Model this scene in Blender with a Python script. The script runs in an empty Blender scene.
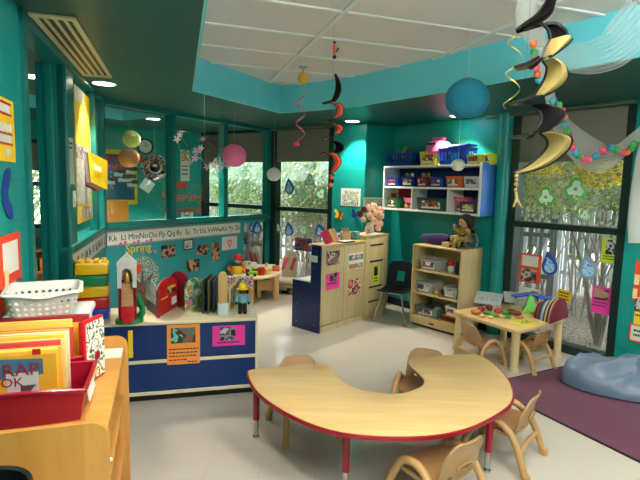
import bpy, bmesh, math, random
from mathutils import Matrix, Vector, noise
random.seed(7)
PI = math.pi
scene = bpy.context.scene
COL = scene.collection

# ------------------------------------------------------------------ camera
F = 480.0; PITCH = math.atan(54/480); ROLL = .025; H = 1.6
cp, sp, cr, sr = math.cos(PITCH), math.sin(PITCH), math.cos(ROLL), math.sin(ROLL)
FW = Vector((0, cp, -sp)); R0 = Vector((1, 0, 0)); U0 = Vector((0, sp, cp))
RV = cr*R0 + sr*U0; UV = -sr*R0 + cr*U0
cam = bpy.data.cameras.new('camera'); cam.sensor_width = 36; cam.lens = 36*F/640
camo = bpy.data.objects.new('camera', cam); COL.objects.link(camo)
m = Matrix((RV, UV, -FW)).transposed().to_4x4(); m.translation = (0, 0, H)
camo.matrix_world = m; scene.camera = camo
cam.clip_start = .05

def ray(px, py): return FW + (px-320)/F*RV + (240-py)/F*UV
def P(px, py, z):
    d = ray(px, py); t = (z-H)/d.z
    return Vector((d.x*t, d.y*t, z))
def PD(px, py, d):
    r = ray(px, py); t = d/r.y
    return Vector((r.x*t, d, H+r.z*t))
def at(A, az, t): return (A[0]+math.sin(math.radians(az))*t, A[1]+math.cos(math.radians(az))*t)
def inter(A, a, B, b):
    d1 = (math.sin(math.radians(a)), math.cos(math.radians(a))); d2 = (math.sin(math.radians(b)), math.cos(math.radians(b)))
    det = -d1[0]*d2[1]+d2[0]*d1[1]; rx, ry = B[0]-A[0], B[1]-A[1]
    t = (-rx*d2[1]+d2[0]*ry)/det
    return at(A, a, t)

# ------------------------------------------------------------------ frames (a wall or a furniture front: x along, -y to the viewer's side)
class Frame:
    def __init__(s, A, B):
        s.o = Vector((A[0], A[1], 0)); d = Vector((B[0]-A[0], B[1]-A[1], 0)); s.L = d.length; s.d = d.normalized()
        s.y = Vector((-s.d.y, s.d.x, 0)); s.rz = math.atan2(d.y, d.x)
    def pt(s, u, z, y=0): 
        v = s.o + s.d*u + s.y*y; return Vector((v.x, v.y, z))
    def uz(s, px, py, y=0):
        r = ray(px, py); o = s.o + s.y*y; n = s.y
        t = (o.x*n.x+o.y*n.y)/(r.x*n.x+r.y*n.y)
        q = Vector((r.x*t, r.y*t, 0)) - s.o
        return (q.x*s.d.x+q.y*s.d.y, H+r.z*t)
    def box(s, x0, y0, x1, y1, y=0):      # pixel box -> centre u,z and width,height on the plane
        xc, yc = (x0+x1)/2, (y0+y1)/2
        ua, _ = s.uz(x0, yc, y); ub, _ = s.uz(x1, yc, y); uc, zt = s.uz(xc, y0, y); _, zb = s.uz(xc, y1, y)
        return ((ua+ub)/2, (zt+zb)/2, ub-ua, zt-zb)

# ------------------------------------------------------------------ materials
def lin(c):
    c = c/255.0
    return c/12.92 if c <= .04045 else ((c+.055)/1.055)**2.4
def rgb(c): return (lin(c[0]), lin(c[1]), lin(c[2]), 1)
MATS = {}
def mat(name, c, rough=.5, metal=0, emit=0, spec=.5, noise_amt=0, noise_scale=8, bump=0, alpha=1, trans=0):
    if name in MATS: return MATS[name]
    m = bpy.data.materials.new(name); m.use_nodes = True; nt = m.node_tree; b = nt.nodes['Principled BSDF']
    b.inputs['Base Color'].default_value = rgb(c); b.inputs['Roughness'].default_value = rough
    b.inputs['Metallic'].default_value = metal; b.inputs['Specular IOR Level'].default_value = spec
    b.inputs['Alpha'].default_value = alpha
    if trans: b.inputs['Transmission Weight'].default_value = trans
    if emit:
        b.inputs['Emission Color'].default_value = rgb(c); b.inputs['Emission Strength'].default_value = emit
    tc = nt.nodes.new('ShaderNodeTexCoord'); nz = nt.nodes.new('ShaderNodeTexNoise')
    nz.inputs['Scale'].default_value = noise_scale; nz.inputs['Detail'].default_value = 3
    nt.links.new(tc.outputs['Object'], nz.inputs['Vector'])
    amt = noise_amt or .04
    mx = nt.nodes.new('ShaderNodeMix'); mx.data_type = 'RGBA'; mx.blend_type = 'MULTIPLY'; mx.inputs[0].default_value = 1
    rp = nt.nodes.new('ShaderNodeMapRange'); rp.inputs[3].default_value = 1-amt; rp.inputs[4].default_value = 1+amt
    nt.links.new(nz.outputs['Fac'], rp.inputs[0]); mx.inputs[6].default_value = rgb(c)
    nt.links.new(rp.outputs[0], mx.inputs[7]); nt.links.new(mx.outputs[2], b.inputs['Base Color'])
    if bump:
        bp = nt.nodes.new('ShaderNodeBump'); bp.inputs['Strength'].default_value = bump; bp.inputs['Distance'].default_value = .01
        nt.links.new(nz.outputs['Fac'], bp.inputs['Height']); nt.links.new(bp.outputs['Normal'], b.inputs['Normal'])
    MATS[name] = m
    return m

def wood(name, c1, c2, rough=.4, axis='z', scale=1.0):
    if name in MATS: return MATS[name]
    m = bpy.data.materials.new(name); m.use_nodes = True; nt = m.node_tree; b = nt.nodes['Principled BSDF']
    tc = nt.nodes.new('ShaderNodeTexCoord'); mp = nt.nodes.new('ShaderNodeMapping')
    s = {'x': (1.2, 14, 14), 'y': (14, 1.2, 14), 'z': (14, 14, 1.2)}[axis]
    mp.inputs['Scale'].default_value = [k*scale for k in s]
    nz = nt.nodes.new('ShaderNodeTexNoise'); nz.inputs['Scale'].default_value = 1.6; nz.inputs['Detail'].default_value = 5; nz.inputs['Distortion'].default_value = .6
    cr_ = nt.nodes.new('ShaderNodeValToRGB'); cr_.color_ramp.elements[0].position = .3; cr_.color_ramp.elements[1].position = .72
    cr_.color_ramp.elements[0].color = rgb(c1); cr_.color_ramp.elements[1].color = rgb(c2)
    nt.links.new(tc.outputs['Object'], mp.inputs[0]); nt.links.new(mp.outputs[0], nz.inputs['Vector'])
    nt.links.new(nz.outputs['Fac'], cr_.inputs[0]); nt.links.new(cr_.outputs[0], b.inputs['Base Color'])
    b.inputs['Roughness'].default_value = rough
    MATS[name] = m
    return m

def patches(name, cols, scale=20, seed=0, rough=.4):
    """printed picture: irregular patches of a few colours"""
    if name in MATS: return MATS[name]
    m = bpy.data.materials.new(name); m.use_nodes = True; nt = m.node_tree; b = nt.nodes['Principled BSDF']
    tc = nt.nodes.new('ShaderNodeTexCoord'); mp = nt.nodes.new('ShaderNodeMapping'); mp.inputs['Location'].default_value = (seed*1.7, seed*.9, seed*2.3)
    nz = nt.nodes.new('ShaderNodeTexNoise'); nz.inputs['Scale'].default_value = scale; nz.inputs['Detail'].default_value = 2.5
    cr_ = nt.nodes.new('ShaderNodeValToRGB'); cr_.color_ramp.interpolation = 'CONSTANT'
    n = len(cols); e = cr_.color_ramp.elements
    for i, c in enumerate(cols):
        p = 0 if i == 0 else .33+.34*i/n
        el = e[i] if i < 2 else e.new(p)
        el.position = p; el.color = rgb(c)
    nt.links.new(tc.outputs['Object'], mp.inputs[0]); nt.links.new(mp.outputs[0], nz.inputs['Vector'])
    nt.links.new(nz.outputs['Fac'], cr_.inputs[0]); nt.links.new(cr_.outputs[0], b.inputs['Base Color'])
    b.inputs['Roughness'].default_value = rough
    MATS[name] = m
    return m

def block_wall(name, c):
    m = bpy.data.materials.new(name); m.use_nodes = True; nt = m.node_tree; b = nt.nodes['Principled BSDF']
    tc = nt.nodes.new('ShaderNodeTexCoord'); sx = nt.nodes.new('ShaderNodeSeparateXYZ'); cx = nt.nodes.new('ShaderNodeCombineXYZ')
    nt.links.new(tc.outputs['Object'], sx.inputs[0]); nt.links.new(sx.outputs[0], cx.inputs[0]); nt.links.new(sx.outputs[2], cx.inputs[1])
    br = nt.nodes.new('ShaderNodeTexBrick'); br.inputs['Scale'].default_value = 1; br.inputs['Brick Width'].default_value = .4; br.inputs['Row Height'].default_value = .2
    br.inputs['Mortar Size'].default_value = .006; br.inputs['Mortar Smooth'].default_value = .6
    k = rgb(c); br.inputs['Color1'].default_value = k; br.inputs['Color2'].default_value = [v*.96 for v in k[:3]]+[1]; br.inputs['Mortar'].default_value = [v*.86 for v in k[:3]]+[1]
    nt.links.new(cx.outputs[0], br.inputs['Vector']); nt.links.new(br.outputs['Color'], b.inputs['Base Color'])
    bp = nt.nodes.new('ShaderNodeBump'); bp.inputs['Strength'].default_value = .25; bp.inputs['Distance'].default_value = .004; bp.invert = True
    nt.links.new(br.outputs['Fac'], bp.inputs['Height']); nt.links.new(bp.outputs['Normal'], b.inputs['Normal'])
    b.inputs['Roughness'].default_value = .38
    MATS[name] = m
    return m

def grid_mat(name, c, line, sx, sy, w, rough, spec=.5, nz_amt=.05, off=(0, 0), bump=0, nscale=3):
    """tiles: a square grid of joints on x,y object space"""
    m = bpy.data.materials.new(name); m.use_nodes = True; nt = m.node_tree; b = nt.nodes['Principled BSDF']
    tc = nt.nodes.new('ShaderNodeTexCoord')
    br = nt.nodes.new('ShaderNodeTexBrick'); br.offset = 0; br.squash = 1; br.inputs['Scale'].default_value = 1
    br.inputs['Brick Width'].default_value = sx; br.inputs['Row Height'].default_value = sy; br.inputs['Mortar Size'].default_value = w; br.inputs['Mortar Smooth'].default_value = .3
    k = rgb(c); br.inputs['Color1'].default_value = k; br.inputs['Color2'].default_value = [v*.975 for v in k[:3]]+[1]; br.inputs['Mortar'].default_value = rgb(line)
    mp = nt.nodes.new('ShaderNodeMapping'); mp.inputs['Location'].default_value = (off[0], off[1], 0)
    nt.links.new(tc.outputs['Object'], mp.inputs[0]); nt.links.new(mp.outputs[0], br.inputs['Vector'])
    nz = nt.nodes.new('ShaderNodeTexNoise'); nz.inputs['Scale'].default_value = nscale; nz.inputs['Detail'].default_value = 6
    nt.links.new(tc.outputs['Object'], nz.inputs['Vector'])
    rp = nt.nodes.new('ShaderNodeMapRange'); rp.inputs[3].default_value = 1-nz_amt; rp.inputs[4].default_value = 1+nz_amt
    nt.links.new(nz.outputs['Fac'], rp.inputs[0])
    mx = nt.nodes.new('ShaderNodeMix'); mx.data_type = 'RGBA'; mx.blend_type = 'MULTIPLY'; mx.inputs[0].default_value = 1
    nt.links.new(br.outputs['Color'], mx.inputs[6]); nt.links.new(rp.outputs[0], mx.inputs[7]); nt.links.new(mx.outputs[2], b.inputs['Base Color'])
    b.inputs['Roughness'].default_value = rough; b.inputs['Specular IOR Level'].default_value = spec
    if bump:
        n2 = nt.nodes.new('ShaderNodeTexNoise'); n2.inputs['Scale'].default_value = 160; nt.links.new(tc.outputs['Object'], n2.inputs['Vector'])
        bp = nt.nodes.new('ShaderNodeBump'); bp.inputs['Strength'].default_value = bump; bp.inputs['Distance'].default_value = .003
        nt.links.new(n2.outputs['Fac'], bp.inputs['Height']); nt.links.new(bp.outputs['Normal'], b.inputs['Normal'])
    MATS[name] = m
    return m

def pane_mat(name, tint=(255, 255, 255), gloss=.07):
    m = bpy.data.materials.new(name); m.use_nodes = True; nt = m.node_tree; nt.nodes.clear()
    o = nt.nodes.new('ShaderNodeOutputMaterial'); t = nt.nodes.new('ShaderNodeBsdfTransparent'); g = nt.nodes.new('ShaderNodeBsdfGlossy'); mx = nt.nodes.new('ShaderNodeMixShader')
    t.inputs[0].default_value = rgb(tint); g.inputs['Roughness'].default_value = .02
    fr = nt.nodes.new('ShaderNodeLayerWeight'); fr.inputs['Blend'].default_value = .12
    mr = nt.nodes.new('ShaderNodeMapRange'); mr.inputs[3].default_value = gloss*.6; mr.inputs[4].default_value = gloss*4
    nt.links.new(fr.outputs['Fresnel'], mr.inputs[0]); nt.links.new(mr.outputs[0], mx.inputs[0])
    nt.links.new(t.outputs[0], mx.inputs[1]); nt.links.new(g.outputs[0], mx.inputs[2]); nt.links.new(mx.outputs[0], o.inputs[0])
    MATS[name] = m
    return m

def sheer_mat(name, c, a, transl=.4):
    m = bpy.data.materials.new(name); m.use_nodes = True; nt = m.node_tree; nt.nodes.clear()
    o = nt.nodes.new('ShaderNodeOutputMaterial'); t = nt.nodes.new('ShaderNodeBsdfTransparent'); d = nt.nodes.new('ShaderNodeBsdfDiffuse'); tl = nt.nodes.new('ShaderNodeBsdfTranslucent')
    m1 = nt.nodes.new('ShaderNodeMixShader'); m2 = nt.nodes.new('ShaderNodeMixShader')
    d.inputs[0].default_value = rgb(c); tl.inputs[0].default_value = rgb(c); m1.inputs[0].default_value = transl; m2.inputs[0].default_value = a
    nt.links.new(d.outputs[0], m1.inputs[1]); nt.links.new(tl.outputs[0], m1.inputs[2]); nt.links.new(t.outputs[0], m2.inputs[1]); nt.links.new(m1.outputs[0], m2.inputs[2]); nt.links.new(m2.outputs[0], o.inputs[0])
    MATS[name] = m
    return m

def film(name, c, a=.5):
    m = bpy.data.materials.new(name); m.use_nodes = True; nt = m.node_tree; nt.nodes.clear()
    o = nt.nodes.new('ShaderNodeOutputMaterial'); d = nt.nodes.new('ShaderNodeBsdfDiffuse'); tl = nt.nodes.new('ShaderNodeBsdfTranslucent'); m1 = nt.nodes.new('ShaderNodeMixShader')
    tc = nt.nodes.new('ShaderNodeTexCoord'); nz = nt.nodes.new('ShaderNodeTexNoise'); nz.inputs['Scale'].default_value = 30
    nt.links.new(tc.outputs['Object'], nz.inputs['Vector']); cr_ = nt.nodes.new('ShaderNodeValToRGB')
    cr_.color_ramp.elements[0].color = [v*.8 for v in rgb(c)[:3]]+[1]; cr_.color_ramp.elements[1].color = rgb(c); cr_.color_ramp.elements[0].position = .35; cr_.color_ramp.elements[1].position = .6
    nt.links.new(nz.outputs['Fac'], cr_.inputs[0])
    for n in (d, tl): nt.links.new(cr_.outputs[0], n.inputs[0])
    m1.inputs[0].default_value = a; nt.links.new(d.outputs[0], m1.inputs[1]); nt.links.new(tl.outputs[0], m1.inputs[2]); nt.links.new(m1.outputs[0], o.inputs[0])
    MATS[name] = m
    return m

# ------------------------------------------------------------------ mesh builder
class MB:
    def __init__(s): s.bm = bmesh.new(); s.mi = 0; s.M = Matrix.Identity(4)
    def put(s, b2, T=None):
        for f in b2.faces: f.material_index = s.mi
        if T is not None: b2.transform(T)
        b2.transform(s.M); me = bpy.data.meshes.new('tmp'); b2.to_mesh(me); s.bm.from_mesh(me); bpy.data.meshes.remove(me); b2.free()
        return s
    def box(s, c, size, bev=0, rot=(0, 0, 0), seg=2, mi=None):
        if mi is not None: s.mi = mi
        b = bmesh.new(); bmesh.ops.create_cube(b, size=1)
        bmesh.ops.scale(b, vec=size, verts=b.verts)
        if bev: bmesh.ops.bevel(b, geom=b.edges[:], offset=min(bev, min(size)*.45), segments=seg, profile=.5, affect='EDGES')
        T = Matrix.Translation(c) @ Matrix.Rotation(rot[2], 4, 'Z') @ Matrix.Rotation(rot[1], 4, 'Y') @ Matrix.Rotation(rot[0], 4, 'X')
        return s.put(b, T)
    def span(s, x0, x1, y0, y1, z0, z1, bev=0, mi=None):
        return s.box(((x0+x1)/2, (y0+y1)/2, (z0+z1)/2), (abs(x1-x0), abs(y1-y0), abs(z1-z0)), bev, mi=mi)
    def tube(s, pts, r, seg=8, closed=False, mi=None, flat=1.0):
        if mi is not None: s.mi = mi
        pts = [Vector(p) for p in pts]; n = len(pts); rs = r if isinstance(r, (list, tuple)) else [r]*n
        b = bmesh.new(); rings = []; nrm = None
        for i, p in enumerate(pts):
            if closed: t = (pts[(i+1) % n]-pts[i-1]).normalized()
            else: t = (pts[min(i+1, n-1)]-pts[max(i-1, 0)]).normalized()
            if nrm is None:
                a = Vector((0, 0, 1)) if abs(t.z) < .9 else Vector((1, 0, 0)); nrm = (a - t*a.dot(t)).normalized()
            else:
                q = nrm - t*nrm.dot(t); nrm = q.normalized() if q.length > 1e-6 else nrm
            bi = t.cross(nrm)
            rings.append([b.verts.new(p + (nrm*math.cos(2*PI*k/seg)*flat + bi*math.sin(2*PI*k/seg))*rs[i]) for k in range(seg)])
        for i in range(n if closed else n-1):
            A, B = rings[i], rings[(i+1) % n]
            for k in range(seg): b.faces.new((A[k], A[(k+1) % seg], B[(k+1) % seg], B[k]))
        if not closed:
            b.faces.new(list(reversed(rings[0]))); b.faces.new(rings[-1])
        bmesh.ops.recalc_face_normals(b, faces=b.faces)
        return s.put(b)
    def cyl(s, p0, p1, r0, r1=None, seg=16, mi=None):
        return s.tube([p0, p1], [r0, r0 if r1 is None else r1], seg, mi=mi)
    def lathe(s, prof, seg=24, c=(0, 0, 0), T=None, mi=None):
        if mi is not None: s.mi = mi
        b = bmesh.new(); rings = []
        for r, z in prof:
            if r < 1e-5: rings.append([b.verts.new((0, 0, z))])
            else: rings.append([b.verts.new((r*math.cos(2*PI*k/seg), r*math.sin(2*PI*k/seg), z)) for k in range(seg)])
        for A, B in zip(rings, rings[1:]):
            for k in range(seg):
                k2 = (k+1) % seg
                if len(A) == 1 and len(B) == 1: continue
                if len(A) == 1: b.faces.new((A[0], B[k2], B[k]))
                elif len(B) == 1: b.faces.new((A[k], A[k2], B[0]))
                else: b.faces.new((A[k], A[k2], B[k2], B[k]))
        bmesh.ops.recalc_face_normals(b, faces=b.faces)
        return s.put(b, (Matrix.Translation(c) @ T) if T is not None else Matrix.Translation(c))
    def ball(s, c, r, sc=(1, 1, 1), seg=16, mi=None, rot=None):
        if mi is not None: s.mi = mi
        b = bmesh.new(); bmesh.ops.create_uvsphere(b, u_segments=seg, v_segments=max(6, seg*2//3), radius=r)
        T = Matrix.Translation(c)
        if rot: T = T @ Matrix.Rotation(rot[2], 4, 'Z') @ Matrix.Rotation(rot[1], 4, 'Y') @ Matrix.Rotation(rot[0], 4, 'X')
        return s.put(b, T @ Matrix.Diagonal((*sc, 1)))
    def prism(s, poly, z0, z1, bev=0, T=None, mi=None, seg=2):
        """polygon in x,y extruded along z (T places it)"""
        if mi is not None: s.mi = mi
        b = bmesh.new(); vs = [b.verts.new((p[0], p[1], z0)) for p in poly]
        f = b.faces.new(vs); r = bmesh.ops.extrude_face_region(b, geom=[f])
        bmesh.ops.translate(b, vec=(0, 0, z1-z0), verts=[v for v in r['geom'] if isinstance(v, bmesh.types.BMVert)])
        bmesh.ops.recalc_face_normals(b, faces=b.faces)
        if bev:
            ed = [e for e in b.edges if abs(e.verts[0].co.z-e.verts[1].co.z) < 1e-6]
            bmesh.ops.bevel(b, geom=ed, offset=bev, segments=seg, profile=.5, affect='EDGES')
        return s.put(b, T)
    def wallprism(s, poly, y0, y1, bev=0, mi=None, at=(0, 0, 0)):
        """polygon in x,z with thickness along y"""
        T = Matrix.Translation(at) @ Matrix.Rotation(PI/2, 4, 'X')   # (x,y,z)->(x,-z,y)
        return s.prism(poly, -y1, -y0, bev, T, mi)
    def surf(s, fn, nu, nv, thick=0, keep=None, mi=None, closed_u=False):
        if mi is not None: s.mi = mi
        b = bmesh.new(); g = [[b.verts.new(fn(i/nu, j/nv)) for j in range(nv+1)] for i in range(nu if closed_u else nu+1)]
        for i in range(nu):
            for j in range(nv):
                if keep and not keep((i+.5)/nu, (j+.5)/nv): continue
                A = g[i]; B = g[(i+1) % len(g)]
                b.faces.new((A[j], B[j], B[j+1], A[j+1]))
        for v in [v for v in b.verts if not v.link_faces]: b.verts.remove(v)
        bmesh.ops.recalc_face_normals(b, faces=b.faces)
        if thick: bmesh.ops.solidify(b, geom=b.faces[:], thickness=thick)
        return s.put(b)
    def quads(s, qs, mi=None):
        if mi is not None: s.mi = mi
        b = bmesh.new()
        for q in qs: b.faces.new([b.verts.new(v) for v in q])
        return s.put(b)
    def text(s, body, size, T, depth=.001, mi=None, align='CENTER'):
        if mi is not None: s.mi = mi
        cu = bpy.data.curves.new('t', 'FONT'); cu.body = body; cu.size = size; cu.extrude = depth; cu.align_x = align; cu.align_y = 'CENTER'; cu.resolution_u = 2
        ob = bpy.data.objects.new('t', cu); me = bpy.data.meshes.new_from_object(ob)
        b = bmesh.new(); b.from_mesh(me); bpy.data.objects.remove(ob); bpy.data.curves.remove(cu); bpy.data.meshes.remove(me)
        return s.put(b, T @ Matrix.Rotation(PI/2, 4, 'X'))
    def build(s, name, mats, parent=None, loc=(0, 0, 0), rz=0, smooth=35):
        me = bpy.data.meshes.new(name); s.bm.to_mesh(me); s.bm.free()
        for mm in (mats if isinstance(mats, (list, tuple)) else [mats]): me.materials.append(mm)
        if smooth:
            me.polygons.foreach_set('use_smooth', [True]*len(me.polygons)); me.set_sharp_from_angle(angle=math.radians(smooth))
        o = bpy.data.objects.new(name, me); COL.objects.link(o); o.location = loc; o.rotation_euler = (0, 0, rz)
        if parent: o.parent = parent
        return o

def tag(o, label, cat, group=None, kind=None):
    o['label'] = label; o['category'] = cat
    if group: o['group'] = group
    if kind: o['kind'] = kind
    return o
def thing(name, label, cat, loc, rz=0, group=None):
    o = bpy.data.objects.new(name, None); COL.objects.link(o); o.location = loc; o.rotation_euler = (0, 0, rz); o.empty_display_size = .05
    return tag(o, label, cat, group)
def struct(o): o['kind'] = 'structure'; return o
def plab(o, l): o['label'] = l; return o
def copy_tree(o, parent=None):
    c = o.copy(); COL.objects.link(c)
    if parent: c.parent = parent
    for ch in list(o.children): copy_tree(ch, c)
    return c
def chaikin(pts, n=2):
    for _ in range(n):
        out = []
        for i, p in enumerate(pts):
            q = pts[(i+1) % len(pts)]
            out += [tuple(.75*a+.25*b for a, b in zip(p, q)), tuple(.25*a+.75*b for a, b in zip(p, q))]
        pts = out
    return pts
def rrect(w, h, r, n=5, cx=0, cy=0):
    out = []
    for sx, sy, a in ((1, 1, 0), (-1, 1, 90), (-1, -1, 180), (1, -1, 270)):
        for k in range(n+1):
            t = math.radians(a+90*k/n); out.append((cx+sx*(w/2-r)+r*math.cos(t), cy+sy*(h/2-r)+r*math.sin(t)))
    return out
def spline(pts, n=8):
    pts = [Vector(p) for p in pts]; out = []
    for i in range(len(pts)-1):
        p0 = pts[max(i-1, 0)]; p1 = pts[i]; p2 = pts[i+1]; p3 = pts[min(i+2, len(pts)-1)]
        for k in range(n):
            t = k/n
            out.append(.5*((2*p1)+(p2-p0)*t+(2*p0-5*p1+4*p2-p3)*t*t+(3*p1-p0-3*p2+p3)*t**3))
    out.append(pts[-1]); return out
SKY = 5.5; DOWN = 105; FILL = 58; EXPO = 0.75
# ------------------------------------------------------------------ plan
A2 = (-3.9, 1.0); SILL = 1.09; SOF = 2.42; CEI = 2.72
LC = P(105, 230, SILL); RC = P(269, 218.8, SILL); LC, RC = (LC.x, LC.y), (RC.x, RC.y)
PR = (2.445, 4.70)
C1 = (.564, 6.278); C2 = inter(C1, 52, PR, 142)
RE = at(C2, 142, 6.4); LB = at(LC, 163.5, 6.7); BE = (3.4, -1.9)
FE = at(RC, 305, 1.5)                       # the window wall goes on behind the glazed partition
AE = (FE[0]-1.3*2.1, FE[1]-.8*2.1)          # far wall of the adjoining room
WL = Frame(LB, LC); WP = Frame(LC, RC); WF = Frame(RC, C1); WT = Frame(C1, C2); WR = Frame(C2, RE)
WA = Frame(AE, FE); WX = Frame(FE, RC)

# ------------------------------------------------------------------ shared materials
TEAL = block_wall('teal_block_paint', (14, 146, 140))
TEALB = mat('teal_board_paint', (36, 150, 160), .4)
TEALF = mat('teal_frame_paint', (8, 112, 108), .35)
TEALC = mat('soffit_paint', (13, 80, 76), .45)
FASC = mat('fascia_paint', (104, 206, 222), .5)
DKG = mat('dark_green_frame', (9, 38, 34), .35)
WHITE = mat('white_plastic', (228, 228, 224), .4)
PAPER = mat('white_paper', (226, 224, 214), .8)
BLACK = mat('black', (14, 14, 15), .5)
BLIND = mat('blind_fabric', (118, 116, 104), .9, noise_amt=.05, noise_scale=300)
GLASS = pane_mat('window_glass'); GLASSP = pane_mat('partition_glass', (246, 252, 250), .05)
MAPLE = wood('maple', (214, 184, 132), (226, 198, 150), .38)
MAPLEX = wood('maple_across', (216, 178, 120), (228, 194, 138), .3, 'x')
OAK = wood('honey_oak', (178, 120, 54), (196, 138, 68), .34)
OAKY = wood('honey_oak_along', (190, 134, 64), (206, 150, 80), .3, 'y')
RED = mat('red_plastic', (196, 22, 34), .35); CRIM = mat('crimson_plastic', (150, 8, 40), .3)
YEL = mat('yellow_plastic', (246, 196, 20), .35); GRN = mat('green_plastic', (10, 128, 74), .35); BLU = mat('blue_plastic', (18, 64, 178), .35)
NAVY = mat('navy_laminate', (6, 46, 106), .35)
CHROME = mat('chrome', (200, 200, 200), .18, 1); STEEL = mat('grey_metal', (130, 130, 128), .4, .6)
TAN = mat('tan_plastic', (168, 128, 86), .38); TANL = mat('tan_leg_plastic', (190, 146, 96), .32)
LIME = mat('lime_paper', (196, 218, 40), .8); PINKP = mat('pink_paper', (238, 58, 160), .8); ORNG = mat('orange_paper', (246, 150, 66), .8)
YELP = mat('yellow_paper', (250, 206, 36), .8); REDP = mat('red_paper', (226, 66, 36), .8)
PINK = mat('pink_plastic', (236, 110, 170), .4); PURP = mat('purple_fabric', (58, 38, 96), .9); ORA = mat('orange_plastic', (226, 96, 34), .4)
LGRN = mat('lime_plastic', (150, 200, 40), .4); INK = mat('ink', (40, 38, 44), .8); STRING = mat('string', (210, 210, 205), .8)
CLEAR = mat('clear_bin_plastic', (214, 218, 220), .25, alpha=.42)
SKIN = mat('doll_skin', (196, 140, 104), .6); HAIR = mat('doll_hair', (30, 20, 16), .8)
def photo(seed, *cols, scale=11): return patches('photo_%d' % seed, cols or ((30, 26, 30), (150, 110, 90), (90, 60, 60), (210, 200, 190), (60, 70, 100)), scale, seed)

# ------------------------------------------------------------------ room shell
def wall_seg(name, W, pieces, m, th=.16, extra=None):
    b = MB()
    for u0, u1, z0, z1 in pieces: b.span(u0, u1, 0, th, z0, z1)
    return struct(b.build(name, m, None, W.o, W.rz, 0))

FLOOR = grid_mat('floor_tile', (198, 192, 182), (186, 180, 170), .305, .305, .0022, .2, .5, .05, nscale=1.6)
flo = MB(); flo.prism([(-1.5, -2.3), (3.6, -2.3), (RE[0]+.2, RE[1]), (C2[0]+.13, C2[1]+.1), (C1[0]+.09, C1[1]+.13), (RC[0]+.05, RC[1]+.07), (FE[0]+.05, FE[1]+.1), (AE[0]-.1, AE[1]+.15), (A2[0], 1.0), (-1.3, 1.0)], -.1, 0)
fo = struct(flo.build('floor', FLOOR, smooth=0)); 

# tray ceiling and lowered soffit
TRAY = [(-1.173, 4.412), (-.495, 5.631), (-.035, 5.34), (.372, 4.997), (.92, 4.33), (1.44, 3.643), (1.893, 2.992), (2.3, 2.2), (2.5, 1.2), (2.2, -.2), (1.3, -.95), (.45, -.8), (.13, -.05), (-.2, 1.09), (-.545, 2.27)]
n_ = Vector((-math.cos(math.radians(33)), math.sin(math.radians(33)))); d_ = Vector((math.sin(math.radians(33)), math.cos(math.radians(33))))
ATR = [tuple(Vector(LC)+d_*u+n_*v) for u, v in ((-1.2, .45), (-1.2, 1.32), (1.15, 1.32), (1.15, .45))]
OUT = [(-5.2, .6), (-1.4, -2.3), (3.7, -2.3), (RE[0]+.3, RE[1]), (C2[0]+.2, C2[1]+.12), (C1[0]+.1, C1[1]+.2), (FE[0]+.05, FE[1]+.2), (AE[0]-.2, AE[1]+.2)]
b = bmesh.new()
def loop(pts, z):
    vs = [b.verts.new((x, y, z)) for x, y in pts]
    return [b.edges.new((vs[i], vs[(i+1) % len(vs)])) for i in range(len(vs))]
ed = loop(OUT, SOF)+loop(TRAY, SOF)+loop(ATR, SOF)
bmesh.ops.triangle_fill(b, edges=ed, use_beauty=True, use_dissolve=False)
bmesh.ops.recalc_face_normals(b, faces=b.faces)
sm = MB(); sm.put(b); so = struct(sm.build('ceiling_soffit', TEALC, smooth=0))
if so.data.polygons[0].normal.z > 0: so.data.flip_normals()
def ring(name, poly, z0, z1, m, inner, off=0):
    q = MB(); qs = []
    for i in range(len(poly)):
        a = poly[i]; c = poly[(i+1) % len(poly)]; qs.append([(a[0], a[1], z0), (c[0], c[1], z0), (c[0], c[1], z1), (a[0], a[1], z1)])
    q.quads(qs); bmesh.ops.remove_doubles(q.bm, verts=q.bm.verts, dist=1e-4); bmesh.ops.recalc_face_normals(q.bm, faces=q.bm.faces)
    bmesh.ops.solidify(q.bm, geom=q.bm.faces[:], thickness=.012)
    return struct(q.build(name, m, smooth=0))
ring('trim_1', TRAY, SOF-.004, CEI, FASC, 1); ring('trim_2', ATR, SOF-.004, CEI, FASC, 1)
tb = MB()
for i in range(len(TRAY)):
    a, c = TRAY[i], TRAY[(i+1) % len(TRAY)]; tb.tube([(a[0], a[1], SOF), (c[0], c[1], SOF)], .006, 6)
struct(tb.build('trim_3', mat('trim_pale', (150, 220, 225), .5)))
# ceiling tiles: grid turned to the direction of the T-bars
cm = grid_mat('ceiling_tile', (222, 214, 212), (236, 236, 234), 1.12, .56, .012, .9, .2, .05, bump=.5, nscale=60)
cb = MB(); cb.span(-4, 7, -7, 8, 0, .04)
ca_ = math.radians(90+18.1)
co = struct(cb.build('ceiling', cm, None, (.117, 3.228, CEI), ca_-PI/2, 0))
# (object x must lie across, y along the bars)
T_ = MB(); 
for k in range(-3, 5):      # main bars run along y, 1.12 apart
    T_.span(k*1.12-.016, k*1.12+.016, -5, 6, -.014, 0)
for k in range(-10, 11): T_.span(-4, 5, k*.56-.011, k*.56+.011, -.011, 0)
struct(T_.build('trim_4', mat('tbar_white', (226, 224, 222), .5), None, (.117, 3.228, CEI), ca_-PI/2, 0))

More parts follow.
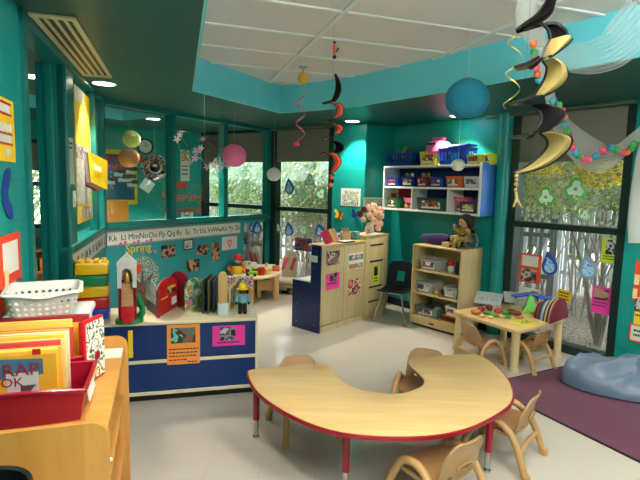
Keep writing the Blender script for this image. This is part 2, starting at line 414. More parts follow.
# --- left wall (posters), doorway with glazing
uL = lambda px: WL.uz(px, 180)[0]
U0, U1, U2, U3, U4, U5 = uL(25), uL(28.5), uL(40), uL(66), uL(75), WL.L
wall_seg('wall_left', WL, [(-.6, U0, 0, SOF)], TEAL)
wall_seg('wall_left_low', WL, [(U3, U5+.05, 0, SILL)], TEALB, .12)
fr = MB()
fr.span(U0, U1, -.02, .05, 0, SOF); fr.span(U0, U3+.03, -.02, .1, 2.36, SOF); fr.span(U3, U5, -.03, .13, SILL, SILL+.05, .008)
fr.span(U3, U5+.03, -.02, .07, 2.385, SOF); fr.span(uL(94.5), uL(96.2), -.02, .05, SILL, 2.4); fr.span(U5-.16, U5+.02, -.02, .06, SILL, 2.4)
ty = .02
while WL.uz(39.5, 180, ty)[0] < U3 and ty < .3: ty += .005
ty = max(.05, ty)
dj = MB(); dj.span(U3, U3+.035, -.02, ty, 0, 2.36, .002); dj.span(U3-.012, U3+.01, ty*.4, ty*.7, 0, 2.36, .002); dj.span(U3-.004, U3, .03, .04, .98, 1.0)
struct(dj.build('door_1', TEALF, None, WL.o, WL.rz))
fr.span(U3, U4, -.005, .04, SILL, 2.36)
w1 = struct(fr.build('window_1', TEALF, None, WL.o, WL.rz))
g = MB(); g.span(U4, U5-.1, .03, .036, SILL+.05, 2.39)
struct(g.build('window_pane', GLASSP, w1))
# --- glazed partition
PU = [-.03, WP.uz(172.5, 170)[0], WP.uz(225, 170)[0], WP.L-.02]
wall_seg('wall_partition', WP, [(-.03, WP.L, 0, SILL)], TEALB, .12)
fr = MB(); fr.span(-.02, WP.L+.04, -.035, .13, SILL, SILL+.05, .008); fr.span(-.02, WP.L+.04, -.03, .08, 2.375, SOF)
fr.span(-.02, WP.L, -.02, .12, SILL+.05, SILL+.075)
for i, u in enumerate(PU):
    w = .036 if i in (1, 2) else .048
    fr.span(u-w, u+w, -.02, .08, SILL+.05, 2.39); fr.span(u-w*.35, u+w*.35, -.032, .0, SILL+.05, 2.39)
fr.span(WP.L-.09, WP.L+.06, -.02, .13, 0, SILL)
w2 = struct(fr.build('window_2', TEALF, None, WP.o, WP.rz))
g = MB(); g.span(0, WP.L, .03, .036, SILL+.05, 2.39); struct(g.build('window_pane', GLASSP, w2))
# --- tall windows in a wall
def tall_window(n, W, ua, ub, zsplit, blind_z, mull=None, yoff=0, midu=None):
    f = MB(); t = .05
    f.span(ua, ua+.1, -.005, .12, 0, SOF); f.span(ub-.07, ub, -.005, .12, 0, SOF)
    f.span(ua, ub, -.005, .12, 0, .085); f.span(ua, ub, -.005, .12, zsplit-.06, zsplit); f.span(ua, ub, 0, .12, SOF-.04, SOF)
    if midu: f.span(midu-.03, midu+.03, -.005, .12, 0, SOF)
    w = struct(f.build('window_%d' % n, DKG, None, W.o, W.rz))
    g = MB(); g.span(ua+.05, ub-.04, .05, .056, .05, SOF-.03); struct(g.build('window_pane', GLASS, w))
    bl = MB(); bl.span(ua+.06, ub-.03, .012, .016, blind_z, SOF-.04); bl.span(ua+.06, ub-.03, .006, .024, blind_z-.015, blind_z+.008, .004)
    bo = bl.build('roller_blind', BLIND, None, W.o, W.rz)
    return w, bo
ua, ub = WR.uz(507, 210)[0], WR.uz(625.5, 235)[0]
RWIN = (ua, ub)
_, bo = tall_window(3, WR, ua, ub, 1.28, 1.915)
tag(bo, 'grey roller blind half lowered over the large window beside the play table', 'blind', 'grey roller blinds')
fb = WF.uz(332.5, 185)[0]
_, bo = tall_window(4, WF, .02, fb, 1.285, 1.95)
tag(bo, 'grey roller blind over the far window behind the wooden cabinets', 'blind', 'grey roller blinds')
_, bo = tall_window(5, WX, -.04, WX.L-.06, 1.285, 1.95)
tag(bo, 'grey roller blind seen through the glass partition, behind the pink lantern', 'blind', 'grey roller blinds')
b = MB(); b.span(ua-.3, ub, -.07, 0, SOF-.035, SOF, .004); struct(b.build('trim_5', mat('valance_metal', (92, 120, 112), .35, .3), None, WR.o, WR.rz))
b = MB(); b.span(.0, fb+.05, -.05, 0, SOF-.03, SOF, .004); struct(b.build('trim_6', mat('valance_metal', (92, 120, 112), .35, .3), None, WF.o, WF.rz))
wall_seg('wall_far', WF, [(fb, WF.L, 0, SOF)], TEAL)
wall_seg('wall_return', WT, [(0, WT.L, 0, SOF)], TEAL)
wall_seg('wall_right', WR, [(-.1, ua, 0, SOF), (ub, WR.L+.1, 0, SOF)], TEAL)
c = MB(); c.cyl((ua-.06, -.02, 0), (ua-.06, -.02, SOF), .075, seg=24); struct(c.build('column', mat('teal_column_paint', (14, 140, 136), .35), None, WR.o, WR.rz))
wall_seg('wall_east', Frame(RE, BE), [(-.1, Frame(RE, BE).L+.1, 0, SOF)], TEAL)
wall_seg('wall_south', Frame(BE, LB), [(-.1, Frame(BE, LB).L+.1, 0, SOF)], TEAL)
# baseboards
bb = MB(); bb.span(ub, WR.L, -.012, 0, 0, .1); struct(bb.build('baseboard_right', BLACK, None, WR.o, WR.rz, 0))
bb = MB(); bb.span(0, ua-.14, -.012, 0, 0, .1); struct(bb.build('baseboard_back', BLACK, None, WR.o, WR.rz, 0))
bb = MB(); bb.span(fb, WF.L, -.012, 0, 0, .1); struct(bb.build('baseboard_far', BLACK, None, WF.o, WF.rz, 0))
bb = MB(); bb.span(0, WP.L-.1, -.012, 0, 0, .1); struct(bb.build('baseboard_partition', BLACK, None, WP.o, WP.rz, 0))
# adjoining room behind the glass
aw = WA.L
uw0, uw1 = WA.uz(26, 190)[0], WA.uz(44, 190)[0]
wall_seg('wall_adjoining', WA, [(-.5, uw0, 0, SOF), (uw1, aw, 0, SOF), (uw0, uw1, 0, .9), (uw0, uw1, 2.15, SOF)], TEAL)
f = MB(); f.span(uw0, uw1, 0, .1, .9, .96); f.span(uw0, uw1, 0, .1, 1.5, 1.56); f.span(uw0, uw1, 0, .1, 2.1, 2.15)
f.span(uw0, uw0+.05, 0, .1, .9, 2.15); f.span(uw1-.05, uw1, 0, .1, .9, 2.15)
w6 = struct(f.build('window_6', DKG, None, WA.o, WA.rz)); g = MB(); g.span(uw0, uw1, .05, .056, .93, 2.12); struct(g.build('window_pane', GLASS, w6))
bl = MB(); bl.span(uw0+.03, uw1-.03, .01, .016, 1.72, 2.12); tag(bl.build('roller_blind', BLIND, None, WA.o, WA.rz), 'grey roller blind of the small window seen through the doorway', 'blind', 'grey roller blinds')
wall_seg('wall_adjoining_west', Frame(A2, AE), [(-.1, Frame(A2, AE).L+.1, 0, SOF)], TEAL)
wall_seg('wall_adjoining_south', Frame((-.95, 1.0), A2), [(-.1, 3.1, 0, SOF)], TEAL)
# ------------------------------------------------------------------ world, outdoors
w = bpy.data.worlds.new('sky'); scene.world = w; w.use_nodes = True
nt = w.node_tree; bg = nt.nodes['Background']
bg.inputs[0].default_value = (.86, .94, 1, 1); bg.inputs[1].default_value = SKY

su = bpy.data.lights.new('sun', 'SUN'); su.energy = 1.3; su.angle = math.radians(35); su.color = (1, .97, .92)
suo = bpy.data.objects.new('sun', su); COL.objects.link(suo); suo.rotation_euler = Vector((.22, .17, -.95)).to_track_quat('-Z', 'Y').to_euler()
g = MB(); g.span(-9, 14, -4, 22, -.16, -.06)
MULCH = patches('bark_mulch', [(96, 84, 74), (196, 186, 170), (140, 126, 110), (222, 214, 202), (110, 98, 86), (178, 166, 150)], 26, 1, .95)
struct(g.build('outside_ground', MULCH))
def leaf_cloud(mb, c, rad, n, size, mis):
    for _ in range(n):
        while True:
            v = Vector((random.uniform(-1, 1), random.uniform(-1, 1), random.uniform(-1, 1)))
            if v.length < 1: break
        p = Vector(c)+Vector((v.x*rad[0], v.y*rad[1], v.z*rad[2]))
        a = Vector((random.gauss(0, 1), random.gauss(0, 1), random.gauss(0, 1))).normalized(); t = a.orthogonal().normalized(); bt = a.cross(t)
        s = size*random.uniform(.6, 1.4)
        yield (random.choice(mis), [p-t*s, p+bt*s*.5, p+t*s, p-bt*s*.5])
LEAF = [mat('leaf_yellow_green', (178, 192, 98), .7), mat('leaf_green', (126, 154, 86), .7), mat('leaf_grey', (168, 176, 156), .8), mat('leaf_yellow', (246, 216, 60), .7), mat('leaf_dark', (88, 108, 70), .8), mat('leaf_core', (112, 128, 106), .95, noise_amt=.35, noise_scale=9, bump=1)]
BARK = mat('bark', (164, 154, 146), .9, noise_amt=.3, noise_scale=30); BARKL = mat('pale_bark', (186, 178, 164), .9, noise_amt=.2, noise_scale=30)
def cloud_part(name, clouds, parent, core=None):
    bm = bmesh.new()
    mc = MB()
    for c, rad, n, size, mis in clouds:
        if core is not None:
            cs_ = Vector(c); mc.surf(lambda u, v: cs_+Vector((rad[0]*math.sin(PI*v)*math.cos(2*PI*u), rad[1]*math.sin(PI*v)*math.sin(2*PI*u), rad[2]*math.cos(PI*v)))*(.86+.16*noise.noise(Vector((6*u, 5*v, c[0])))), 24, 16, mi=core, closed_u=True)
        for mi, q in leaf_cloud(None, c, rad, n, size, mis):
            f = bm.faces.new([bm.verts.new(v) for v in q]); f.material_index = mi
    mb = mc; me = bpy.data.meshes.new('t'); bm.to_mesh(me); mb.bm.from_mesh(me); bpy.data.meshes.remove(me); bm.free()
    o = mb.build(name, LEAF, parent, smooth=0); return o
def shrub(label, W, u, out, h, wd, stems, clouds, bark=BARK, r=.012, name='shrub', cat='shrub', group=None):
    p = W.pt(u, -.06, out); t = thing(name, label, cat, p, W.rz, group)
    sb = MB()
    for k in range(stems):
        a = random.uniform(0, 2*PI); x0, y0 = wd*.25*math.cos(a), .12*math.sin(a); l = random.uniform(.7, 1.0)*h
        dx, dy = random.uniform(-.5, .5)*wd, random.uniform(-.35, .35)*wd*.6
        sb.tube(spline([(x0, y0, 0), (x0+dx*.3+random.uniform(-.04, .04), y0+dy*.3, l*.4), (x0+dx*.7, y0+dy*.6+random.uniform(-.05, .05), l*.75), (x0+dx, y0+dy, l)], 4), [r*(1-.7*i/12) for i in range(13)], 5)
    sb.build('stem', bark, t)
    cl = cloud_part('foliage', clouds, t); return t
# hedge and shrubs in front of the right-hand window
uc = (RWIN[0]+RWIN[1])/2
yq = PD(600, 174, 6.3)-WR.o
shrub('yellow blossoming shrub outside, high in the right-hand window', WR, yq.dot(WR.d), yq.dot(WR.y), 2.0, 1.0, 12, [((0, 0, 1.93), (.33, .3, .22), 1500, .022, [3]), ((-.7, .1, 1.75), (.6, .4, .45), 1500, .025, [0, 0, 1])])
shrub('grey green shrub outside the right-hand window beside the column', WR, uc-2.0, 2.6, 2.1, 2.4, 26, [((0, 0, 1.75), (1.5, .5, .65), 3000, .035, [0, 1, 2, 2]), ((0, 0, 2.6), (1.5, .5, .5), 1800, .045, [4, 1, 2])])
shrub('grey green shrub outside, at the right edge of the large window', WR, uc+1.3, 2.7, 2.1, 2.2, 24, [((0, 0, 1.7), (1.2, .5, .7), 2600, .035, [0, 2, 2, 1]), ((0, 0, 2.6), (1.4, .5, .5), 1600, .045, [4, 1])])
for du, la in ((0, 'multi-stemmed small tree in mulch right outside the large window'),):
    p = P(598, 345, -.06); t = thing('small_tree', la, 'tree', p, WR.rz)
    tb_ = MB()
    for x1, y1, x2, y2, r in ((-.25, .1, -.5, .3, .03), (-.05, .1, -.16, .25, .035), (.12, .0, .26, .1, .03), (.05, .15, .1, .5, .028), (.2, .1, .5, .3, .022), (-.12, .05, -.3, .1, .018)):
        tb_.tube(spline([(random.uniform(-.04, .04), random.uniform(-.03, .03), 0), (x1*.5, y1*.5, .3), (x1, y1, .75), (x2, y2, 1.2), (x2*1.1, y2*1.1, 1.45)], 4), [r*(1-.6*i/16) for i in range(17)], 7)
        for k in range(2):
            z = random.uniform(.5, .9); tb_.tube(spline([(x1, y1, z*.9), (x1+random.uniform(-.2, .2), y1, z+.25), (x1+random.uniform(-.4, .4), y1+.1, z+.6)], 3), .008, 5)
    tb_.build('trunk', BARK, t)
    cloud_part('foliage', [((0, .25, 1.85), (1.1, .4, .55), 2600, .022, [0, 0, 2, 1])], t)
# picket fences
FENCE = mat('pale_fence_paint', (232, 236, 236), .7); FENCEB = mat('grey_fence', (116, 122, 120), .8)
def fence(label, W, u0, u1, out, h, m, gap=.13, w=.045, name='fence'):
    t = thing(name, label, 'fence', W.pt((u0+u1)/2, -.06, out), W.rz); L = u1-u0
    b = MB(); k = -L/2
    while k < L/2:
        b.span(k, k+w, 0, .02, .04, h); k += gap
    b.build('picket_panel', m, t)
    r = MB(); r.span(-L/2, L/2, .02, .05, .3, .37); r.span(-L/2, L/2, .02, .05, h-.3, h-.23); r.build('rail', m, t)
    k = -L/2
    while k <= L/2:
        q = MB(); q.span(k-.04, k+.04, .05, .13, 0, h); q.build('post', m, t); k += 2.0
fence('pale picket fence outside beyond the tree at the large window', WR, uc-5.5, uc+3.5, 3.2, 1.4, FENCE, .12, .06)
fence('pale picket fence outside the far window', WF, -4.5, 3.5, 2.6, 1.25, FENCEB, .15, .05)
# shrubs outside the far windows
for i, (u, la) in enumerate(((-2.0, 'yellow green shrub outside, seen through the glass partition on the left'), (-.5, 'yellow green shrub outside, behind the pink lantern'), (.55, 'yellow green shrub outside the far window, left half'), (1.6, 'yellow green shrub outside the far window, beside the wall'))):
    shrub(la, WF, u, 1.3+.25*(i % 2), 1.75, 1.2, 34, [((0, 0, 1.35), (.75, .4, .42), 3000, .02, [0, 1, 1, 0]), ((0, .1, .7), (.7, .4, .5), 350, .028, [0, 2])], BARKL, .011)
hd = cloud_part('hedge', [(tuple(WR.pt(uc+k*1.3, 1.9, 6.5+random.uniform(-.4, .4))), (1.1, .8, 2.0), 4200, .055, [0, 1, 1, 2]) for k in range(-5, 2)], None, 5)
tag(hd, 'tall dark green hedge far outside beyond the picket fence at the right', 'hedge')
hd = cloud_part('hedge', [(tuple(WA.pt(uw0+k*.8, 1.2, 1.8)), (.8, .5, 1.1), 1500, .05, [0, 1, 2]) for k in (-.5, .8)], None)
tag(hd, 'green bush outside the small window seen through the doorway', 'bush')
hd = cloud_part('hedge', [(tuple(WF.pt(k*1.3, 1.7, 6.0+random.uniform(-.4, .4))), (1.1, .8, 1.9), 4200, .055, [2, 1, 4, 1]) for k in range(-6, 1)], None, 5)
tag(hd, 'grey green hedge far outside beyond the far window', 'hedge')

# ------------------------------------------------------------------ lamps
LENS = mat('lamp_lens', (255, 246, 226), .4, emit=6)
def downlight(label, p, power, group='round recessed ceiling lights'):
    t = thing('ceiling_light', label, 'ceiling light', (p[0], p[1], SOF), 0, group)
    b = MB(); b.lathe([(.085, 0), (.1, -.006), (.1, -.001), (.085, .004)], 32); b.build('trim_ring', WHITE, t)
    b = MB(); b.lathe([(0, -.004), (.084, -.004), (.084, 0), (0, 0)], 32); b.build('lens', LENS, t)
    l = bpy.data.lights.new('downlight', 'SPOT'); l.energy = power; l.spot_size = math.radians(96); l.spot_blend = .45; l.shadow_soft_size = .07; l.color = (1, .9, .74)
    o = bpy.data.objects.new('downlight', l); COL.objects.link(o); o.location = (p[0], p[1], SOF-.012)
DL = DOWN
downlight('round ceiling light next to the air vent above the shelf', P(104, 83.5, SOF), DL*.8)
downlight('round ceiling light above the glass partition near its second post', P(190.5, 117.5, SOF), DL)
p = P(352, 129, SOF); n_in = -WF.y
q = WF.pt(WF.uz(352, 129, -.2)[0], 0, -.2)
downlight('round ceiling light above the flower bouquet near the far corner', q, DL*1.2)
downlight('round ceiling light above the wall shelf, under the teal lantern', WR.pt(WR.uz(458, 119, -.24)[0], 0, -.24), DL*1.15)
downlight('round ceiling light in the next room, behind the yellow lantern', P(153, 118.8, SOF), DL*3.6)
downlight('round ceiling light in the next room, farther back above the clock', P(161, 133.5, SOF), DL*3.6)
downlight('round ceiling light in the next room, seen through the doorway glass', P(30, 76, SOF), DL*2.0)
FIX = mat('fill_diffuser', (255, 248, 236), .5, emit=FILL)
for i, (x, y) in enumerate(((1.0, 1.25), (1.7, .55), (.75, -.25))):  # unseen strip lamps, added as fill for tray ceiling, fascia and floor
    t = thing('fill_strip', ('added fill strip under the tray ceiling, out of view, nearest the windows', 'added fill strip under the tray ceiling, out of view, by the right-hand wall', 'added fill strip under the tray ceiling, behind the viewer')[i], 'ceiling light', (x, y, CEI), math.radians(18.1))
    b = MB(); b.span(-.03, .03, -.6, .6, -.235, -.2); b.build('housing', WHITE, t)
    b = MB(); b.tube([(0, -.59, -.27), (0, .59, -.27)], .045, 16); b.build('diffuser', FIX, t)
    for y in (-.5, .5): b = MB(); b.cyl((0, y, -.21), (0, y, 0), .006); b.build('hanger_rod', STEEL, t)
for la, x, y, k in (('added round fill light over the oak bookcase, out of view', -.66, 1.75, .6), ('added round fill light behind the viewer at the left wall', -.35, -.3, 1.0), ('added round fill light above the purple rug, out of view', 2.75, 3.3, .7), ('added round fill light above the right-hand wall behind the viewer', 3.2, 1.8, .7)):
    downlight(la, (x, y), DL*k)  # out-of-view downlights, added to brighten the near floor and the sides
# air vents
def vent(label, quad):
    a, b_, c_, d4 = [Vector(q) for q in quad]; cen = (a+b_+c_+d4)/4; ax = ((d4-a)+(c_-b_))/2; L = ax.length; wv = ((b_-a).length+(c_-d4).length)/2
    t = thing('air_vent', label, 'air vent', (cen.x, cen.y, SOF), math.atan2(ax.y, ax.x))
    CRM = mat('vent_cream', (214, 204, 166), .4)
    b = MB()
    for y, hw in ((-.44, .065), (-.22, .04), (0, .04), (.22, .04), (.44, .065)): b.span(-L/2, L/2, (y-hw)*wv, (y+hw)*wv, -.008, 0)
    b.span(-L/2, -L/2+.04, -wv/2, wv/2, -.014, 0); b.span(L/2-.04, L/2, -wv/2, wv/2, -.014, 0); b.build('frame', CRM, t, smooth=0)
    b = MB(); b.span(-L/2, L/2, -wv/2, wv/2, -.002, .0); b.build('slot_backing', BLACK, t, smooth=0)
vent('long cream linear air vent in the teal ceiling above the left wall', [P(x, y, SOF) for x, y in ((28, 12), (75, 16), (111, 76), (84, 75))])
pv = WL.pt(4.9, SOF, .75); 
vent('short air vent in the next room, seen through the doorway glass', [pv+WL.d*a+WL.y*c for a, c in ((-.3, -.1), (-.3, .1), (.3, .1), (.3, -.1))])

# ------------------------------------------------------------------ furniture
# half round activity table
TZ = .42
kp = [(246, 371), (247.5, 377), (253, 388), (262, 397), (276, 407), (292.5, 416), (312, 424.5), (333, 431), (352, 434), (371, 436), (400, 437), (430, 436), (460, 431), (482, 423), (505, 410), (513, 402), (515, 394), (511, 381), (502, 370), (492, 361), (481, 354.5), (470, 353), (450, 354.5), (430, 356.5), (412, 358.5), (408, 361), (411, 366), (418, 372), (425, 379), (424, 385), (414, 390), (405, 392.5), (392, 394), (376, 392.5), (361, 390), (350, 386), (341, 381), (335, 374), (331, 367), (326, 363.5), (316, 363), (300, 364), (280, 366), (260, 368), (250, 369)]
kw = [P(x, y, TZ) for x, y in kp]; cx = sum(v.x for v in kw)/len(kw); cy = sum(v.y for v in kw)/len(kw)
poly = chaikin([(v.x-cx, v.y-cy) for v in kw], 2)
if sum(a[0]*b_[1]-b_[0]*a[1] for a, b_ in zip(poly, poly[1:]+poly[:1])) < 0: poly = poly[::-1]
KT = thing('activity_table', 'half round maple activity table with red edge and red legs', 'table', (cx, cy, 0))
REDT = mat('red_table_enamel', (152, 14, 34), .35)
b = MB(); b.prism(poly, TZ-.026, TZ-.003, .004); b.build('edge_band', REDT, KT)
b = MB(); b.prism(poly, TZ-.01, TZ, .004); b.bm.normal_update()
top = b.build('tabletop', MAPLEX, KT)
top.scale = (.988, .988, 1)
for i, v in enumerate((P(256, 437, 0), P(345, 492, 0), P(487, 471, 0), P(318, 367.5, TZ), P(462, 366, TZ))):
    lx, ly = v.x-cx, v.y-cy
    b = MB(); b.cyl((lx, ly, .12), (lx, ly, TZ-.026), .021); b.box((lx, ly, TZ-.035), (.1, .1, .012), .003); b.tube([(lx, ly+.01, TZ-.12), (lx+.03, ly+.08, TZ-.045), (lx+.03, ly+.1, TZ-.03)], .012)
    lg = b.build('leg', REDT, KT)
    b = MB(); b.cyl((lx, ly, .02), (lx, ly, .125), .016); b.lathe([(0, 0), (.02, 0), (.022, .01), (.016, .022)], 16, (lx, ly, 0)); b.build('glide', CHROME, lg)

# toddler chairs
def make_chair():
    t = thing('toddler_chair', '', 'chair', (0, 0, 0))
    b = MB()
    def seat(u, v):
        x = (u-.5)*2; y = (v-.5)*2; k = max(abs(x), abs(y)); rr = (abs(x)**5+abs(y)**5)**.2 or 1; s = k/rr
        return Vector((x*s*.145, y*s*.14, .232+.012*(abs(x)**2)+.006*max(0, -y)**2-.012*max(0, y)**4))
    b.surf(seat, 16, 16, .012); b.build('seat', TAN, t)
    b = MB()
    def back(u, v):
        x = (u-.5)*2; wd = .138-.012*v+.01*math.sin(PI*v); zt = .232-.05*max(0, abs(x)-.55)**2/.2
        z = .205+v*zt; y = -.125-.075*v**1.2+.03*x*x-.012*math.sin(PI*min(1, v*1.5))
        return Vector((x*wd, y, z))
    b.surf(back, 28, 26, .011, keep=lambda u, v: not (((u-.5)/.17)**2+((v-.42)/.075)**2 < 1) and not (v < .24 and .2 < abs(u-.5) < .27))
    bk_ = b.build('backrest', TAN, t)
    hr = MB(); hr.tube([back(.5+.185*math.cos(a), .42+.085*math.sin(a))+Vector((0, -.006, 0)) for a in [2*PI*k/20 for k in range(20)]], .006, 6, True); hr.build('handle_rim', TAN, bk_)
    for sx in (-1, 1):
        arch = spline([(sx*.185, -.205, 0), (sx*.178, -.165, .11), (sx*.168, -.115, .215), (sx*.162, -.045, .272), (sx*.16, .02, .285), (sx*.162, .085, .258), (sx*.17, .135, .17), (sx*.178, .165, .08), (sx*.184, .18, 0)], 5)
        n = len(arch)//2
        for seg_ in (arch[:n+1], arch[n:]):
            b = MB(); b.tube(seg_, .0205, 12); f = seg_[0] if seg_[0].z < .05 else seg_[-1]
            b.cyl(f, f+Vector((0, 0, .035)), .026, .024); b.build('leg', TANL, t)
        b = MB(); b.box((sx*.15, .0, .222), (.04, .16, .02), .006); b.build('seat_bracket', TAN, t)
    b = MB(); b.tube([(-.172, -.155, .13), (0, -.15, .135), (.172, -.155, .13)], .015, 8); b.build('stretcher', TANL, t)
    return t
CH = make_chair()
def chair(x, y, az, label, group, first=False, sc=1):
    c = CH if first else copy_tree(CH)
    c.location = (x, y, 0); c.rotation_euler = (0, 0, -math.radians(az)); c['label'] = label; c['group'] = group; c.scale = (sc, sc, sc)
G1 = 'toddler chairs around the half round table'; G2 = 'toddler chairs at the small play table'
chair(-.075, 3.02, 158, 'tan toddler chair tucked behind the left wing of the half round table', G1, True)
chair(.735, 3.22, 203, 'tan toddler chair inside the curve at the right wing of the half round table', G1)
chair(1.13, 2.77, -51, 'tan toddler chair at the right end of the half round table by the purple rug', G1)
chair(.615, 2.27, -36, 'nearest tan toddler chair, its back toward the viewer at the table front', G1)
chair(1.52, 4.33, 66, 'tan toddler chair at the left side of the small play table', G2, sc=.87)
chair(1.93, 4.27, -34, 'tan toddler chair at the front right side of the small play table, by the rug', G2, sc=.87)

# small square play table
PZ = .39
pq = [P(451, 307.5, .42), P(518, 331.5, PZ), P(568, 318, PZ), P(505, 302, .40)]
pq = [Vector((v.x, v.y, 0)) for v in pq]
pc = sum(pq, Vector())/4
PT_ = thing('play_table', 'small maple play table with rounded corners by the large window', 'table', (pc.x, pc.y, 0))
pl = chaikin([tuple((pq[i]*(1-k)+pq[(i+1) % 4]*k-pc)[:2]) for i in range(4) for k in (0.02, .12, .5, .88)], 2)
if sum(a[0]*b_[1]-b_[0]*a[1] for a, b_ in zip(pl, pl[1:]+pl[:1])) < 0: pl = pl[::-1]
b = MB(); b.prism(pl, PZ-.03, PZ, .006); b.build('tabletop', MAPLEX, PT_)
for i in range(4):
    v = (pq[i]-pc)*.84; b = MB(); b.cyl((v.x*1.03, v.y*1.03, .04), (v.x, v.y, PZ-.03), .033, .037); b.lathe([(0, 0), (.039, 0), (.041, .02), (.035, .045)], 16, (v.x*1.03, v.y*1.03, 0)); b.build('leg', MAPLE, PT_)

# generic carcass
def carcass(name, W, u0, u1, depth, z0, z1, parent, m, th=.018, back=True):
    b = MB(); b.span(u0, u0+th, 0, depth, z0, z1, .002); b.span(u1-th, u1, 0, depth, z0, z1, .002); b.span(u0, u1, 0, depth, z1-th, z1, .002)
    if back: b.span(u0, u1, depth-.01, depth, z0, z1)
    return b
# low blue cabinet with maple trim
CA = P(128.75, 404.9, 0); CBp = P(251.3, 394.6, 0); d = (CBp-CA).normalized()
WC = Frame((CA-d*.42)[:2], (CBp+d*.03)[:2]); CL = WC.L; CZ = .605
LCAB = thing('low_cabinet', 'low blue cabinet with maple trim in front of the glass partition', 'cabinet', WC.o, WC.rz)
EDGE = wood('cream_maple_edge', (220, 206, 172), (232, 220, 190), .4, 'x')
b = MB(); b.span(0, CL, 0, .42, .075, CZ-.02); b.build('body', NAVY, LCAB)
b = MB(); b.span(-.012, CL+.014, -.014, .46, CZ-.022, CZ, .006); b.build('top', wood('cream_top', (224, 208, 172), (234, 220, 190), .3, 'x'), LCAB)
b = MB(); b.span(.04, CL, .05, .38, 0, .075); b.build('plinth', BLACK, LCAB)
b = MB(); b.span(0, CL, -.01, 0, .3, .325, .003); b.build('middle_rail', EDGE, LCAB)
b = MB(); b.span(0, CL, -.01, 0, .062, .088, .003); b.build('bottom_rail', EDGE, LCAB)
b = MB(); b.span(CL-.004, CL+.014, -.012, .42, .0, CZ-.02, .004); b.build('end_panel', EDGE, LCAB)

# wooden cabinets with the blue stepped end
WA_, WB_ = P(319.75, 333.5, 0), P(385, 312.5, 0)
WW = Frame(WA_[:2], WB_[:2]); WL_ = WW.L; x2 = .79
D2 = .41
C2B = thing('storage_cabinet', 'long pale wood cabinet with a dark blue stepped end panel', 'cabinet', WW.o, WW.rz)
CABW = wood('pale_oak_laminate', (188, 168, 122), (204, 186, 142), .4)
b = MB(); b.span(.018, x2, 0.02, D2*.42, .0, .945); b.span(.018, x2, .1, D2, 0, .53); b.build('carcass', CABW, C2B)
for a, e in ((.0, .385), (.395, x2)):
    b = MB(); b.span(a, e, 0, .018, .075, .95, .002); b.build('door', CABW, C2B)
b = MB(); b.span(0, x2, .004, .02, 0, .07); b.build('plinth', CABW, C2B)
b = MB(); b.span(-.01, x2, -.012, D2*.46, .95, .972, .006); b.build('top', MAPLEX, C2B)
b = MB(); b.wallprism([(0, 0), (D2, 0), (D2, .545), (D2*.32, .545), (D2*.32, .965), (0, .965)], 0, .02)
b.bm.transform(Matrix.Rotation(PI/2, 4, 'Z')); ep = b.build('end_panel', mat('dark_blue_laminate', (10, 28, 84), .3), C2B)
bb_ = MB()
for y, z in ((.07, .08), (.34, .08), (.07, .3), (.34, .28), (.06, .9), (.1, .72)): bb_.lathe([(0, 0), (.007, 0), (.007, .003), (0, .004)], 10, (-.02, y, z), Matrix.Rotation(-PI/2, 4, 'Y'))
bb_.build('screw_cap', CHROME, C2B)
b = MB(); b.span(-.025, -.02, .04, .15, .78, .85); b.build('name_label', PAPER, C2B)
b = MB(); b.span(.018, x2, D2*.5, D2-.01, .53, .55, .004); b.build('lower_shelf_top', WHITE, C2B)
D3 = .30
C3B = thing('storage_cabinet', 'taller pale wood cabinet with dark slots beside the black chair', 'cabinet', WW.pt(x2+.012, 0), WW.rz)
w3 = WL_-x2-.012
b = MB(); b.span(0, w3, 0, D3, 0, 1.005, .003); b.build('body', CABW, C3B)
b = MB(); b.span(0, w3+.01, -.008, D3, 1.005, 1.022, .004); b.build('top', CABW, C3B)
b = MB(); b.span(w3, w3+.018, 0, D3, 0, 1.0); b.build('end_panel', mat('grey_laminate', (120, 122, 116), .4), C3B)
for z in (.9, .7, .38, .2):
    b = MB(); b.span(.09, w3-.1, -.004, .002, z-.01, z+.01, .002); b.build('slot', BLACK, C3B)
b = MB(); b.span(0, w3, -.004, 0, .0, .07); b.build('plinth', CABW, C3B)

# tall open bookcase with bins
TA, TB = P(409.4, 323.75, 0), P(456.9, 337.5, 0); WS = Frame(TA[:2], TB[:2]); SLn = WS.L; TD = .42
TS = thing('shelf_unit', 'open birch shelf unit full of bins under the wall shelf', 'shelf', WS.o, WS.rz)
BIR = wood('birch', (206, 176, 122), (220, 192, 140), .4)
b = MB(); b.span(0, .018, 0, TD, .03, .957); b.build('side_panel', BIR, TS)
b = MB(); b.span(SLn-.018, SLn, 0, TD, .03, .957); b.build('side_panel', BIR, TS)
b = MB(); b.span(0, SLn, 0, TD, .939, .957, .003); b.build('top', BIR, TS)
b = MB(); b.span(0, SLn, TD-.01, TD, .03, .95); b.build('back_panel', BIR, TS)
SH = (.13, .40, .67)
for z in SH:
    b = MB(); b.span(.018, SLn-.018, .005, TD-.01, z-.018, z); b.build('shelf', BIR, TS)
b = MB(); b.span(.018, SLn-.018, .002, .02, .03, .115); b.build('plinth', BIR, TS)
b = MB(); b.span(SLn*.42, SLn*.52, -.004, .002, .06, .075); b.build('name_plate', mat('dark_bronze', (60, 44, 30), .4), TS)
b = MB(); b.span(.02, SLn-.02, .03, TD-.03, 0, .03); b.build('foot_rail', BLACK, TS)

